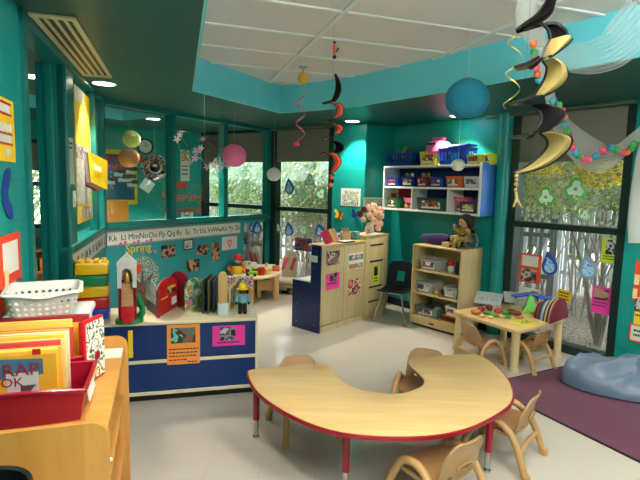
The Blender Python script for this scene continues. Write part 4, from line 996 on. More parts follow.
GB = 'bins on the wall shelf'
def shelf_bin(label, x0, x1, z, h, m, seed=None, d=.22, yy=yf+.015, holes=None, name='storage_bin', taper=.9, cols=None):
    ua_ = WR.uz(x0, z[1], yf)[0]; ub_ = WR.uz(x1, z[1], yf)[0]; w = abs(ub_-ua_)
    return bin_(name, label, WR.pt((ua_+ub_)/2, z[0], yy+d/2), WR.rz, w, d, h, m, GB, holes, photo(seed, *(cols or ((226, 222, 214), (60, 50, 50), (190, 80, 60), (70, 110, 160), (220, 190, 80)))) if seed else None, taper=taper)
ZT3 = (zts+.012, 164); ZT2 = (zm+.012, 184); ZT1 = (zb+.012, 205)
BASKB = mat('basket_blue', (22, 70, 190), .4); BASKD = mat('basket_royal', (14, 52, 150), .4)
shelf_bin('blue slotted basket heaped with toys, left end on top of the wall shelf', 384.5, 411, ZT3, .155, BASKD, holes=slots, name='slotted_basket')
shelf_bin('bright yellow bin with picture holding a pink toy on top of the wall shelf', 417.5, 435.5, ZT3, .155, mat('bin_yellow', (244, 224, 40), .4), 61)
shelf_bin('wide blue slotted basket in the middle on top of the wall shelf', 436, 465, ZT3, .185, BASKB, holes=slots, name='slotted_basket')
shelf_bin('olive yellow bin with a large picture on top of the wall shelf', 464.5, 479, ZT3, .1, mat('bin_olive', (214, 210, 60), .4), 62)
shelf_bin('lime yellow bin at the right end on top of the wall shelf', 476, 485, (ZT3[0], 160), .11, mat('bin_lime', (226, 228, 50), .4), 63, d=.14, yy=yf+.12)
rowc = ((386, 396.5, BLU, 'blue bin with picture, first on the middle tier of the wall shelf', .085), (399.5, 413, mat('bin_navy', (24, 40, 120), .4), 'navy bin with picture, second on the middle tier of the wall shelf', .095), (415, 426.5, mat('bin_red_dark', (150, 30, 40), .4), 'dark red bin with picture, third on the middle tier of the wall shelf', .09), (428, 441.5, BLU, 'blue bin with picture, fourth on the middle tier of the wall shelf', .085), (444, 460.5, ORA, 'orange bin with picture, fifth on the middle tier of the wall shelf', .095), (462, 478.5, mat('bin_grey_white', (196, 196, 200), .4), 'white bin with picture, sixth on the middle tier of the wall shelf', .095))
for i, (a, c, mm, la, h) in enumerate(rowc): shelf_bin(la, a, c, ZT2, h*1.28, mm, 70+i)
shelf_bin('green bin with picture in the left cubby of the wall shelf', 385, 396, ZT1, .125, GRN, 80)
shelf_bin('wide dark green bin with picture in the middle cubby of the wall shelf', 415, 445, ZT1, .145, mat('bin_dark_green', (8, 84, 72), .4), 81)
shelf_bin('pink and orange bin in the right cubby of the wall shelf', 450, 464, (ZT1[0], 203), .15, PINK, 82, d=.16, yy=yf+.09)
shelf_bin('charcoal bin with picture in the right cubby of the wall shelf', 458, 477, ZT1, .125, mat('bin_charcoal', (56, 48, 62), .5), 83, d=.08)
def toy(name, label, px, z, m, shape, group=None, y=yf+.12, rz=0, py=165):
    u = WR.uz(px, py, yf)[0]; b = MB(); shape(b); o = b.build(name, m, None, WR.pt(u, z, y), WR.rz+rz); return tag(o, label, 'toy', group)
toy('toy_pot', 'orange lid on the pink bin in the right cubby of the wall shelf', 455, zb+.163, ORA, lambda b: b.box((0, 0, .012), (.16, .15, .024), .006), y=yf+.17)
toy('toy_bowl', 'pink toy bowl in the left cubby of the wall shelf', 404, zb+.09, PINK, lambda b: b.lathe([(0, 0), (.05, .0), (.075, .06), (.07, .06), (.045, .01), (0, .01)], 20))
toy('toy_ball', 'brown leather toy ball in the left cubby of the wall shelf', 403, zb+.012, mat('leather_brown', (176, 112, 60), .5), lambda b: b.ball((0, 0, .037), .04, (1.2, 1, .92)))
toy('toy_cup', 'red toy cup in the left cubby of the wall shelf', 388.5, zb+.14, RED, lambda b: b.lathe([(0, 0), (.03, 0), (.036, .06), (.03, .06), (0, .01)], 16))
toy('toy_jar', 'bright pink toy jar at the right end of the middle tier of the wall shelf', 475, zm+.05, mat('hot_pink', (240, 40, 110), .4), lambda b: b.lathe([(0, 0), (.05, 0), (.055, .1), (.045, .125), (.02, .13), (.022, .155), (0, .165)], 20), y=yf+.2)
t = thing('toy_house', 'pink toy house with black windows in the yellow bin on the wall shelf', 'toy', WR.pt(WR.uz(431, 160, yf)[0], zts+.02, yf+.13), WR.rz)
b = MB(); b.lathe([(0, .12), (.12, .12), (.15, .15), (.145, .22), (.12, .26), (.06, .285), (0, .29)], 24); b.box((0, 0, .3), (.16, .07, .04), .012); b.build('roof', PINK, t)
b = MB(); [b.box((x, -.141, .235), (.03, .02, .025), .004) for x in (-.045, 0, .045)]; b.build('window', BLACK, t); b = MB(); b.box((0, .0, .06), (.1, .08, .08)); b.build('stand', PINK, t)
toy('tub_lid', 'lime green lid behind the blue basket on the wall shelf', 447, zts+.2, LGRN, lambda b: b.lathe([(0, .02), (.08, .02), (.1, 0), (.1, .02), (.08, .04), (0, .045)], 20), y=yf+.17)
toy('basket_lid', 'blue plastic tray tilted on the middle basket of the wall shelf', 456, zts+.2, BASKB, lambda b: b.box((0, 0, .015), (.27, .18, .025), .008, rot=(0, -.08, 0)), y=yf+.1)
for i, (px, c, r, dz, nm) in enumerate(((390, (130, 130, 150), .045, .12, 'grey'), (396, (160, 160, 90), .05, .14, 'olive'), (403, (90, 100, 120), .045, .12, 'slate'), (399, (60, 90, 60), .035, .17, 'green'))):
    toy('toy_animal', nm+' stuffed toy heaped in the left blue basket on the wall shelf', px, zts+dz-.035, mat('plush_%s' % nm, c, .95, noise_amt=.3, noise_scale=60), lambda b: (b.ball((0, 0, r), r, (1, .9, 1.1)), b.ball((r*.5, 0, r*2.2), r*.6), b.ball((r*.2, 0, r*2.8), r*.25), b.ball((r*.9, 0, r*2.8), r*.25)), 'stuffed toys in the blue basket', y=yf+.1+.04*(i % 2))
for i, (px, c, nm) in enumerate(((402, (200, 180, 60), 'yellow'), (407, (220, 220, 210), 'white'), (418, (190, 150, 70), 'tan'), (423, (170, 130, 60), 'ochre'))):
    toy('toy_animal', nm+' small toy standing out of a middle tier bin of the wall shelf', px, zm+.075, mat('small_toy_%s' % nm, c, .7), lambda b: (b.ball((0, 0, .04), .035, (1, .8, 1.1)), b.ball((0, -.01, .085), .024)), 'small toys in the middle tier bins', py=185, y=yf+.1)
# white paper ball in front of it and the rest of the lanterns
def lantern(label, px, py, r_px, d, m, zc, ribs=14, sq=.92, name='paper_lantern', meridian=None):
    c = PD(px, py, d); r = r_px/F*d
    t = thing(name, label, 'paper lantern', (c.x, c.y, c.z-r*sq), 0)
    prof = []; n = ribs*4
    for i in range(n+1):
        a = -PI/2*.86+PI*.86*i/n; rr = r*math.cos(a)*(1-.018*(1+math.cos(2*PI*i/4))*.5); prof.append((rr, r*sq+r*sq*math.sin(a)))
    b = MB(); b.lathe(prof, 32); b.build('shade', m, t, smooth=60)
    b = MB(); b.tube([(r*.22*math.cos(a), r*.22*math.sin(a), 2*r*sq-.012*r) for a in [2*PI*k/20 for k in range(20)]], r*.02+.001, 5, True); b.tube([(-r*.22, 0, 2*r*sq-.01*r), (0, 0, 2*r*sq+r*.1), (r*.22, 0, 2*r*sq-.01*r)], .0015, 5); b.build('wire_rim', STEEL, t)
    b = MB()
    for k in range(4):
        a = k*PI/2+.6; b.tube([(r*1.003*math.cos(q)*math.cos(a), r*1.003*math.cos(q)*math.sin(a), r*sq+r*sq*math.sin(q)) for q in [-1.3+2.6*i/14 for i in range(15)]], .0006+r*.004, 4)
    b.build('seam', meridian or m, t)
    b = MB(); b.cyl((0, 0, 2*r*sq-.01*r), (0, 0, zc-(c.z-r*sq)), .0012, seg=5); b.build('string', STRING, t)
    return t
def pmat(n, c): return mat('lantern_'+n, c, .85, noise_amt=.03)
lantern('large teal blue paper lantern hanging in front of the wall shelf', 467, 99, 21, 3.3, pmat('teal', (18, 118, 146)), CEI, 18, meridian=mat('lantern_seam_dark', (10, 76, 96), .8))
lantern('pink paper lantern hanging before the glass partition', 234, 155.5, 12.2, 5.5, pmat('pink', (240, 120, 170)), SOF)
lantern('white paper lantern hanging left of the far window', 274, 174.5, 7.2, 5.7, pmat('white', (232, 228, 214)), SOF, 8)
lantern('small white paper ball hanging in front of the wall shelf', 458, 165, 6.6, 4.5, pmat('white', (232, 228, 214)), SOF, 6)
lantern('yellow green paper lantern behind the glass in the next room', 131.5, 139, 8.6, 6.2, pmat('lime', (224, 232, 130)), SOF, 10, .96)
lantern('orange paper lantern behind the glass in the next room', 129, 158, 9.8, 6.0, pmat('orange', (244, 156, 90)), SOF, 10, .96)
lantern('small amber paper ball hanging under the ceiling sprinkler', 303, 78.5, 5.6, 4.46, pmat('amber', (238, 176, 76)), CEI-.07, 6, .98)
sp = P(303, 66.5, CEI); t = thing('sprinkler_head', 'chrome sprinkler head on the white ceiling tiles', 'sprinkler', (sp.x, sp.y, CEI), 0)
b = MB(); b.lathe([(0, 0), (.04, 0), (.035, -.01), (0, -.012)], 20); b.build('escutcheon', CHROME, t); b = MB(); b.cyl((0, 0, -.01), (0, 0, -.07), .01); b.lathe([(0, -.072), (.02, -.07), (.02, -.066), (0, -.064)], 12); b.build('nozzle', CHROME, t)
# ------------------------------------------------------------------ hanging spinners and drapes
def spinner(label, px, ys, d, halfw, m, zc, turns, name, top=None, phase=0, thick=.003, tail=None, group=None, wfn=None, string=True, xshift=None):
    """vertical fabric helix; m = (main, edge) materials; ys = pixel heights of top and bottom"""
    a, c = PD(px, ys[0], d), PD(px if xshift is None else xshift, ys[1], d)
    t = thing(name, label, 'hanging decoration', (a.x, a.y, c.z), 0, group); h = a.z-c.z
    return t, h, a, c
def helix_blades(t, h, n, w, mats, lean=0, phase=0):
    """crescent shaped blades winding round a cord, one under another"""
    bh = h/n
    for k in range(n):
        z1 = h-bh*k; a0 = phase+k*PI*.93
        def fn(u, v, z1=z1, a0=a0):
            s = math.sin(PI*min(1, u*1.02))**.75; r0 = .12*w*(1-s)+.02*w; z = z1-bh*1.12*u
            rr = r0 + (v*s)*w*(.42) + .62*w*s
            a = a0+(u-.5)*1.15
            return Vector((rr*math.cos(a)-.25*w*math.cos(a0), rr*math.sin(a)*.75, z))
        b = MB(); b.surf(fn, 22, 4, .0025)
        b.build('blade', mats[k % len(mats)], t)
        e = MB(); e.tube([fn(i/20, 1) for i in range(21)], w*.022, 5); e.tube([fn(i/20, 0) for i in range(21)], w*.018, 5); e.build('blade_edge', BLACK, t)
GOLD = mat('gold_fabric', (150, 128, 72), .6, noise_amt=.08, noise_scale=120); BLKF = mat('black_fabric', (14, 12, 14), .95, spec=.1); ORF = mat('orange_red_fabric', (230, 76, 44), .6)
# traced crescent blades: outline in metres read at the blade's own distance, curled about the cord
def blade_spinner(name, label, d, blades, cord, px0, zc, extras=(), curl=.06, width=.05, group=None):
    top = PD(px0, cord[0], d); bot = PD(px0, cord[1], d)
    t = thing(name, label, 'hanging decoration', (top.x, d, bot.z), 0, group)
    b = MB(); b.cyl((0, 0, 0), (0, 0, zc-bot.z), .0006, seg=5); b.build('cord', BLACK, t)
    for k, (edge, m, depth0, depth1) in enumerate(blades):
        # edge: list of (left px, right px, y) along the blade
        pts = [(PD(x0, y, d), PD(x1, y, d)) for x0, x1, y in edge]
        n = len(pts)
        L = spline([p[0] for p in pts], 5); R = spline([p[1] for p in pts], 5)
        def fn(u, v):
            i = min(int(round(u*(len(L)-1))), len(L)-1); q = L[i].lerp(R[i], v); q = q-Vector((top.x, d, bot.z))
            q.y = depth0+(depth1-depth0)*u+curl*math.sin(PI*v*.9)*(1 if k % 2 else -1); return q
        b = MB(); b.surf(fn, len(L)-1, 6, .002); bl_ = b.build('blade', m, t)
        e = MB(); nn = len(L)-1; wd = width*.1
        e.tube([fn(i/nn, 0) for i in range(nn+1)], wd, 5); e.tube([fn(i/nn, 1) for i in range(nn+1)], wd, 5); e.build('binding', BLACK, bl_)
    return t, top, bot
# gold and black one, near the camera
t, tp_, bt_ = blade_spinner('wind_spinner', 'large black and gold spiral wind spinner hanging nearest the right-hand window', 2.2, [
    ([(548, 553, -6), (545, 552, 4), (538, 550, 14), (528, 541, 21), (520.5, 527, 27)], BLKF, -.02, .05),
    ([(521, 530, 26), (538, 556, 20), (545.5, 566, 27), (547, 567, 35), (546, 565, 42.5)], BLKF, .04, -.04),
    ([(546, 565, 42.5), (542.5, 560, 48), (539.5, 551, 55), (537, 541, 62)], GOLD, -.04, -.06),
    ([(519, 537, 64.5), (530, 540, 62), (537, 542, 58)], GOLD, .05, -.02),
    ([(538, 545, 64), (543.5, 558, 68.5), (544.5, 564, 76), (543, 563, 83), (540, 555, 90), (538.5, 545, 95)], GOLD, -.05, .05),
    ([(513.5, 532, 101.5), (526, 535, 99), (534, 540, 95)], STEEL, .05, 0),
    ([(534, 548, 104), (541, 561, 109), (542, 564, 115), (540, 557, 122), (534, 545, 129), (529.5, 534, 133.5)], BLKF, .05, -.05),
    ([(513, 533, 137), (522, 534, 135.8), (530, 536, 134)], STEEL, .04, 0),
    ([(535, 546, 134.5), (542, 564, 138), (546, 567, 145), (543, 563, 153), (535, 553, 162), (526, 540, 168.5), (518, 525, 172.5)], GOLD, -.05, .06)],
    (-8, 208), 531, CEI, width=.075)
for i, (px, py, r) in enumerate(((516.5, 176, 2.2), (516.5, 180, 1.8), (516, 184.5, 2.2), (515.5, 190, 1.8))):
    q = PD(px, py, 2.2)-Vector((tp_.x, 2.2, bt_.z)); b = MB(); b.ball(q, r/F*2.2); b.build('bead', GOLD, t)
tl = MB()
for x1 in (513.2, 521.5): 
    tl.tube([PD(516, 192, 2.2)-Vector((tp_.x, 2.2, bt_.z)), PD(516.5, 199, 2.2)-Vector((tp_.x, 2.2, bt_.z)), PD(x1, 207, 2.2)-Vector((tp_.x, 2.2, bt_.z))], [.007, .008, .004], 6)
tl.build('tassel', GOLD, t)
lk = MB(); lk.tube([PD(518, 172, 2.2)-Vector((tp_.x, 2.2, bt_.z)), PD(516.3, 192, 2.2)-Vector((tp_.x, 2.2, bt_.z))], .0015, 5); lk.build('link', STRING, t)
# red and black one
D_ = 3.3
t, tp_, bt_ = blade_spinner('wind_spinner', 'slim black and orange red spiral wind spinner in the middle of the room', D_, [
    ([(334.5, 335.5, 75), (336, 339.5, 82), (335.5, 341, 90), (333, 338, 98), (330, 333.5, 102)], BLKF, -.02, .02),
    ([(322, 326, 102.5), (327, 331, 101.5), (331, 333.5, 100.5)], BLKF, .03, 0),
    ([(331, 334, 102), (335, 341, 104.5), (337, 343.5, 109), (335.5, 342, 115), (332, 337, 119)], ORF, .03, -.03),
    ([(323, 328, 120.5), (328, 332, 119.5)], ORF, .03, 0),
    ([(331, 335, 123.5), (335.5, 341, 125.5), (336.5, 343, 130), (334, 339, 134.5)], ORF, .03, -.03),
    ([(322, 328, 138.5), (328, 333, 137)], STEEL, .03, 0),
    ([(332, 336, 141), (335.5, 342, 144), (335.5, 343.5, 149), (332, 338, 153.5)], BLKF, .03, -.03),
    ([(319.5, 326, 153.5), (326, 333, 152.5)], ORF, .03, 0),
    ([(329, 335, 153.5), (333.5, 339.5, 158), (334.5, 341, 163), (332, 337, 169), (331, 333, 172)], ORF, -.03, .03)],
    (25, 190), 334, CEI, curl=.04)
o_ = Vector((tp_.x, D_, bt_.z))
b = MB(); b.tube([PD(334.3, 41, D_)-o_, PD(334.6, 49, D_)-o_, PD(334.6, 57, D_)-o_], [.006, .011, .007], 8); b.build('body', ORF, t)
b = MB(); b.ball(PD(334.5, 42.5, D_)-o_, .011); b.ball(PD(334.5, 57, D_)-o_, .013); b.tube([PD(336, 52, D_)-o_, PD(338.5, 48, D_)-o_], .006, 6); b.build('fittings', BLACK, t)
b = MB(); b.ball(PD(331.5, 177, D_)-o_, .012, (1, .7, 1.5)); b.ball(PD(330.5, 185, D_)-o_, .014, (1, .7, 1.2)); b.build('tail_end', ORF, t)
b = MB(); b.ball(PD(332.5, 181, D_)-o_, .012, (1, .7, 1.4)); b.ball(PD(333, 175, D_)-o_, .01); b.build('tail_bead', BLACK, t)
def curl_ribbon(label, px, y0, y1, d, w_px, turns, m, zc, name='paper_spiral', wd=.012, endm=None):
    a = PD(px, y0, d); c = PD(px, y1, d); t = thing(name, label, 'hanging decoration', (a.x, a.y, c.z)); h = a.z-c.z; R = w_px/F*d
    def fn(u, v):
        ang = turns*2*PI*u; q = .35+.65*math.sin(PI*min(1, .15+u*.85)); return Vector((R*math.cos(ang), R*math.sin(ang), h*(1-u)+(v-.5)*wd*2*q))
    b = MB(); b.surf(fn, int(turns*22), 2, .0012); b.build('ribbon', m, t)
    b = MB(); b.cyl((0, 0, h), (0, 0, zc-c.z), .001, seg=5); b.tube([(0, 0, h), (R, 0, h)], .001, 4); b.build('string', STRING, t)
    if endm: b = MB(); b.ball((R*math.cos(turns*2*PI), R*math.sin(turns*2*PI), -.02), .024, (1.3, .4, 1)); b.build('end_disc', endm, t)
curl_ribbon('pink foil spiral with a pink tip hanging before the far window', 301, 92, 142, 4.9, 4.4, 2.4, mat('pink_foil', (226, 110, 160), .35, .3), CEI, endm=mat('pink_tip', (236, 50, 110), .5))
curl_ribbon('thin gold foil spiral hanging left of the black and gold spinner', 516, 28, 110, 2.6, 7, 2.6, mat('gold_foil', (206, 178, 80), .35, .4), CEI, wd=.0045)
# sheer drapes
SHEER = sheer_mat('white_tulle', (250, 248, 246), .6, .5)
SHEER2 = sheer_mat('white_tulle_layered', (246, 246, 246), .62, .5); SHEER3 = sheer_mat('white_tulle_single', (236, 236, 236), .3, .5)
def drape(label, pts, widths, name='sheer_drape', m=SHEER, folds=9, nv=36, gathered=.35, up=True):
    P3 = [PD(x, y, d) for x, y, d in pts]; c = spline(P3, 10); ws = spline([Vector((w, 0, 0)) for w in widths], 10); n = len(c)-1
    base = P3[0]
    t = thing(name, label, 'drape', base, 0)
    def fn(u, v):
        i = min(int(round(u*n)), n); p = c[i]; tg = (c[min(i+1, n)]-c[max(i-1, 0)]).normalized()
        side = tg.cross(Vector((0, 1, 0))); side = side.normalized() if side.length > .05 else Vector((1, 0, 0))
        w = ws[i].x; off = (v-.5)*w
        return p-base+side*off+Vector((0, 1, 0))*(.035*math.sin(v*folds*2*PI+.6*u)*min(1, w*4)+.0)
    b = MB(); b.surf(fn, n, nv); b.build('cloth', m, t); return t
drape('white tulle drape falling from the ceiling behind the gold and black spinner', [(527, -4, 2.5), (528, 18, 2.6), (538, 42, 2.8), (546, 75, 3.1), (551, 100, 3.4), (560, 124, 3.7), (578, 145, 3.9), (600, 158, 4.0), (618, 152, 4.05), (634, 139, 3.95), (648, 128, 3.9)], [.1, .14, .12, .1, .09, .14, .22, .24, .14, .1, .1])
drape('white tulle swag under the bright tray edge at the top right', [(536, 52, 2.75), (556, 56, 2.7), (585, 57, 2.6), (612, 50, 2.5), (630, 34, 2.45), (650, 14, 2.4)], [.06, .12, .17, .19, .22, .24], m=SHEER3)
drape('white tulle hanging down the right edge of the window', [(652, 128, 3.9), (645, 150, 3.95), (641, 180, 4.0), (638, 215, 4.02), (636, 243, 4.02)], [.08, .11, .13, .15, .12], m=SHEER2)
# pompom garland
gp = [(530.5, 36, 2.6), (533.5, 44, 2.65), (534, 52, 2.7), (534.8, 60, 2.75), (536, 68, 2.8), (537.3, 74, 2.85), (538.5, 80, 2.9), (540.5, 88, 3.0), (546, 96, 3.2), (553, 101, 3.3), (559, 105, 3.4), (562, 110.5, 3.45), (564.5, 117.5, 3.5), (565, 124, 3.55), (567, 131, 3.6), (569, 137, 3.65), (571, 142.5, 3.7), (572.5, 147, 3.72), (575, 152.5, 3.75), (579, 156, 3.8), (583, 158.5, 3.83), (588, 160, 3.86), (596, 156, 3.92), (603, 151, 3.95), (611, 147.5, 3.98), (617, 150, 3.98), (622, 152.5, 3.98), (627, 152, 3.97), (631, 148.5, 3.96), (634, 144, 3.94)]
o_ = PD(*gp[0]); t = thing('pompom_garland', 'garland of coloured pompoms draped with the tulle across the right-hand window', 'garland', o_)
PC = [mat('pom_pink', (244, 92, 130), .95, bump=.6, noise_scale=200), mat('pom_orange', (246, 120, 70), .95, bump=.6, noise_scale=200), mat('pom_blue', (70, 160, 190), .95, bump=.6, noise_scale=200), mat('pom_green', (70, 170, 90), .95, bump=.6, noise_scale=200)]
b = MB(); b.tube([PD(*g_)-o_ for g_ in gp], .0015, 5); b.cyl((0, 0, 0), (0, 0, CEI-o_.z), .0015, seg=5); b.build('string', STRING, t)
for i, g_ in enumerate(gp):
    if i in (0, 7, 8): continue
    b = MB(); b.ball(PD(*g_)-o_, 3.5/F*g_[2], seg=14); b.build('pompom', PC[(0, 1, 3, 0, 0, 1, 2, 0, 0, 2, 3, 0, 1, 2, 3, 0, 1, 0, 2, 3, 0, 0, 2, 0, 2, 3, 0, 1, 3, 3)[i]], t)
# cherry blossom branch mobile
BLO = mat('blossom_pink', (226, 168, 196), .8); BLOW = mat('blossom_pale', (240, 220, 224), .8)
d = 4.6; o_ = PD(204.5, 142, d); t = thing('blossom_branch', 'hanging bare branch with pink paper blossoms before the glass partition', 'hanging decoration', o_)
b = MB(); b.cyl((0, 0, 0), (0, 0, SOF-o_.z), .0012, seg=5); b.build('string', STRING, t)
b = MB()
for pts in ([(204, 141), (196, 145), (189, 149), (181, 153)], [(204, 141), (210, 141), (216, 143), (220, 148)], [(215, 142), (218, 150), (222, 160)], [(204, 141), (204, 150), (201, 158)], [(190, 149), (187, 143)], [(213, 142), (219, 152), (222, 163)], [(204, 141), (213, 152), (221, 163), (224, 175)]):
    b.tube(spline([PD(x, y, d+random.uniform(-.12, .12) if k else d)-o_ for k, (x, y) in enumerate(pts)], 5), .004, 5)
b.build('twig', mat('twig_brown', (52, 38, 34), .9), t)
for (x, y, s, mm) in ((177, 139, 5, BLOW), (180, 135, 4, BLOW), (197, 151, 5.5, BLO), (195, 158, 5, BLO), (201, 148, 4, BLOW), (190, 162, 4, BLO), (203, 139, 3.5, BLO), (214, 165, 5, BLO), (221, 166, 5, BLO), (207, 167, 4.5, BLO), (228, 166, 4, BLO), (216, 160, 3.5, BLOW)):
    c = PD(x, y, d)-o_; b = MB(); r = s*.8/F*d
    for k in range(5):
        a = k*2*PI/5+x; b.surf(lambda u, v, a=a: c+Vector((r*v*math.cos(a+(u-.5)*.9*math.sin(PI*min(1, v*.9+.1))), (.5-v)*r*.8*math.sin(3*u), r*v*math.sin(a+(u-.5)*.9*math.sin(PI*min(1, v*.9+.1))))), 4, 4, .0015)
    b.build('blossom', mm, t, smooth=60)
    s_ = MB(); n_t = min(((204, 141), (190, 149), (216, 143), (201, 158), (221, 163), (181, 153), (213, 152)), key=lambda q: (q[0]-x)**2+(q[1]-y)**2); s_.tube([c, PD(n_t[0], n_t[1], d)-o_], .0012, 4); s_.build('thread', STRING, t)

# ------------------------------------------------------------------ partition decorations
STRIP = mat('alphabet_paper', (226, 224, 214), .7); GREYB = mat('alphabet_border', (150, 148, 140), .7)
def alpha_strip(label, W, u0, u1, zc, hh, letters, size):
    t = thing('alphabet_strip', label, 'alphabet strip', W.pt((u0+u1)/2, zc, -.003), W.rz); L = u1-u0
    b = MB(); b.box((0, 0, 0), (L, .003, hh)); b.build('strip', STRIP, t, smooth=0)
    b = MB(); [b.box((0, -.001, s*(hh/2-.008)), (L, .003, .016)) for s in (-1, 1)]; b.build('border', GREYB, t, smooth=0)
    n = len(letters)
    for i, l in enumerate(letters):
        b = MB(); b.text(l, size, Matrix.Translation((-L/2+(i+.5)*L/n, -.0035, .0)), .0006); b.build('letter_pair', INK, t, smooth=0)
zA = WP.uz(150, 238)[1]
uA, uB = .02, WP.uz(240, 232)[0]
alpha_strip('white alphabet strip from Kk to Zz under the glass partition', WP, uA, uB, SILL-.095, .17, ['Kk', 'Ll', 'Mm', 'Nn', 'Oo', 'Pp', 'Qq', 'Rr', 'Ss', 'Tt', 'Uu', 'Vv', 'Ww', 'Xx', 'Yy', 'Zz'], .092)
alpha_strip('white alphabet strip from Aa to Jj under the glazing of the left wall', WL, U3+.05, U5-.02, SILL-.095, .17, ['Aa', 'Bb', 'Cc', 'Dd', 'Ee', 'Ff', 'Gg', 'Hh', 'Ii', 'Jj'], .092)
# Spring sign, tree
u, z, ww, hh = WP.box(127, 243, 149, 251.5); t = thing('letter_sign', 'Spring lettering in yellow with pink flowers on the partition wall', 'sign', WP.pt(u, z, -.004), WP.rz)
b = MB(); b.text('Spring', .135, Matrix.Translation((0, -.004, -.01)), .003); b.build('lettering', mat('spring_yellow', (226, 196, 70), .8), t, smooth=0)
for k in range(9): b = MB(); b.lathe([(0, 0), (.02, 0), (.02, .004), (0, .004)], 10, (-.22+.055*k, -.0, (.055, .065, -.07)[k % 3]), Matrix.Rotation(PI/2, 4, 'X')); b.build('flower', mat('spring_pink', (206, 110, 160), .8), t, smooth=0)
u, z, ww, hh = WP.box(127, 255, 159, 306); t = thing('paper_tree', 'paper cherry tree with a red bird on the partition wall', 'wall decoration', WP.pt(u, z, -.003), WP.rz)
TREEP = patches('tree_print', [(60, 120, 110), (150, 190, 180), (70, 60, 50), (190, 210, 200), (90, 140, 110), (160, 60, 60)], 30, 14, .8)
b = MB(); b.wallprism(chaikin([(-ww*.5, 0), (-ww*.42, hh*.32), (-ww*.15, hh*.5), (ww*.2, hh*.46), (ww*.48, hh*.25), (ww*.5, -.02), (ww*.4, -hh*.1), (-ww*.3, -hh*.12)], 2), -.003, .0); b.build('crown', TREEP, t, smooth=0)
b = MB(); b.wallprism([(-ww*.3, -hh*.5), (ww*.12, -hh*.5), (ww*.08, -hh*.15), (ww*.3, hh*.1), (ww*.26, hh*.12), (ww*.0, -hh*.04), (-ww*.02, hh*.2), (-ww*.06, hh*.2), (-ww*.1, -hh*.04), (-ww*.32, hh*.12), (-ww*.36, hh*.09), (-ww*.24, -hh*.14)], -.005, 0); b.build('trunk', patches('trunk_print', [(96, 70, 58), (120, 92, 76), (80, 56, 48), (150, 90, 80)], 30, 3, .8), t, smooth=0)
b = MB(); b.wallprism(chaikin([(-.05, .02), (0, .06), (.05, .02), (.03, -.06), (-.03, -.05)], 2), -.007, 0, at=(-ww*.17, 0, hh*.25)); b.build('bird', REDP, t, smooth=0)
# photos on the partition
pm = [(161.5, 245, 175, 257, 'dark photo on the partition wall, first of the upper row', 100, None), (183.5, 239.5, 193, 249.5, 'small framed photo on the partition wall above the others', 101, BLACK), (197, 245, 208.5, 255, 'dark group photo on the partition wall between the framed photo and the tall photo', 102, None), (187, 259.5, 199.5, 271, 'photo with orange light on the partition wall, below the others', 103, None), (212, 242.5, 219.5, 261, 'tall narrow photo on the partition wall left of the heart drawing', 104, None)]
for x0, y0, x1, y1, la, s, frm in pm:
    if frm: card('wall_photo', la, 'photo', WP, (x0, y0, x1, y1), PAPER, [(.2, .2, .8, .8, photo(s, (190, 180, 180), (90, 90, 110), (210, 200, 190)))], frame=frm)
    else: card('wall_photo', la, 'photo', WP, (x0, y0, x1, y1), photo(s, (24, 20, 24), (60, 40, 40), (200, 150, 120), (120, 70, 60) if s != 103 else (220, 150, 60)), ())
t, w_, h_ = card('heart_drawing', 'child drawing with a pink heart on the partition wall beside the mirror', 'drawing', WP, (222, 236.5, 237, 249.5), mat('drawing_paper', (226, 216, 218), .8))
hp = [(.5*16*math.sin(a)**3/16*.36*h_*1.2, (13*math.cos(a)-5*math.cos(2*a)-2*math.cos(3*a)-math.cos(4*a))/16*.3*h_) for a in [2*PI*k/28 for k in range(28)]]
b = MB(); b.tube([(x, -.004, z) for x, z in hp], .008, 5, True); b.build('heart', mat('heart_pink', (226, 120, 140), .8), t)
# mirror at the end of the partition wall
um0, um1 = WP.uz(243.5, 245)[0], WP.L-.1
MIR = mat('mirror_glass', (214, 224, 224), .04, 1)
t = thing('wall_mirror', 'mirror panel at the right end of the partition wall reflecting the window', 'mirror', WP.pt((um0+um1)/2, .72, -.004), WP.rz)
b = MB(); b.box((0, 0, 0), (um1-um0, .006, .66)); b.build('glass', MIR, t, smooth=0)
drop('blue raindrop decal on the mirror of the partition wall', WP, 257, 227, 8.5, 13, DROPB, 0, y=-.012)

# ------------------------------------------------------------------ left wall
t, w_, h_ = card('wall_poster', 'yellow paper poster with white name strips high on the left wall', 'poster', WL, (-9, 97, 14, 161), YELP, [(0, .08, .78, .25, PAPER), (.1, .4, .48, .55, PAPER), (.55, .4, .85, .52, PAPER), (.0, .56, .8, .72, PAPER), (.5, .8, .72, .9, PAPER)], [(.15, .14, .7, .17), (.15, .62, .7, .65)])
b = MB()
for fz in (.25, .08, .56, .72): b.box((-.06*w_, -.004, h_/2-fz*h_), (.82*w_, .002, .01))
b.build('red_border', RED, t, smooth=0)
u, z, ww, hh = WL.box(1, 166, 11, 222); t = thing('paper_cutout', 'dark blue crescent shaped cut-out on the left wall', 'wall decoration', WL.pt(u, z, -.003), WL.rz)
b = MB(); b.wallprism(chaikin([(ww*.45, hh*.5), (-ww*.1, hh*.42), (-ww*.45, .15*hh), (-ww*.5, -.15*hh), (-ww*.1, -hh*.42), (ww*.5, -hh*.5), (ww*.45, -hh*.22), (ww*.1, -.12*hh), (0, .05*hh), (ww*.4, .28*hh)], 2), -.004, 0); b.build('shape', mat('cutout_blue', (20, 60, 140), .6), t, smooth=0)
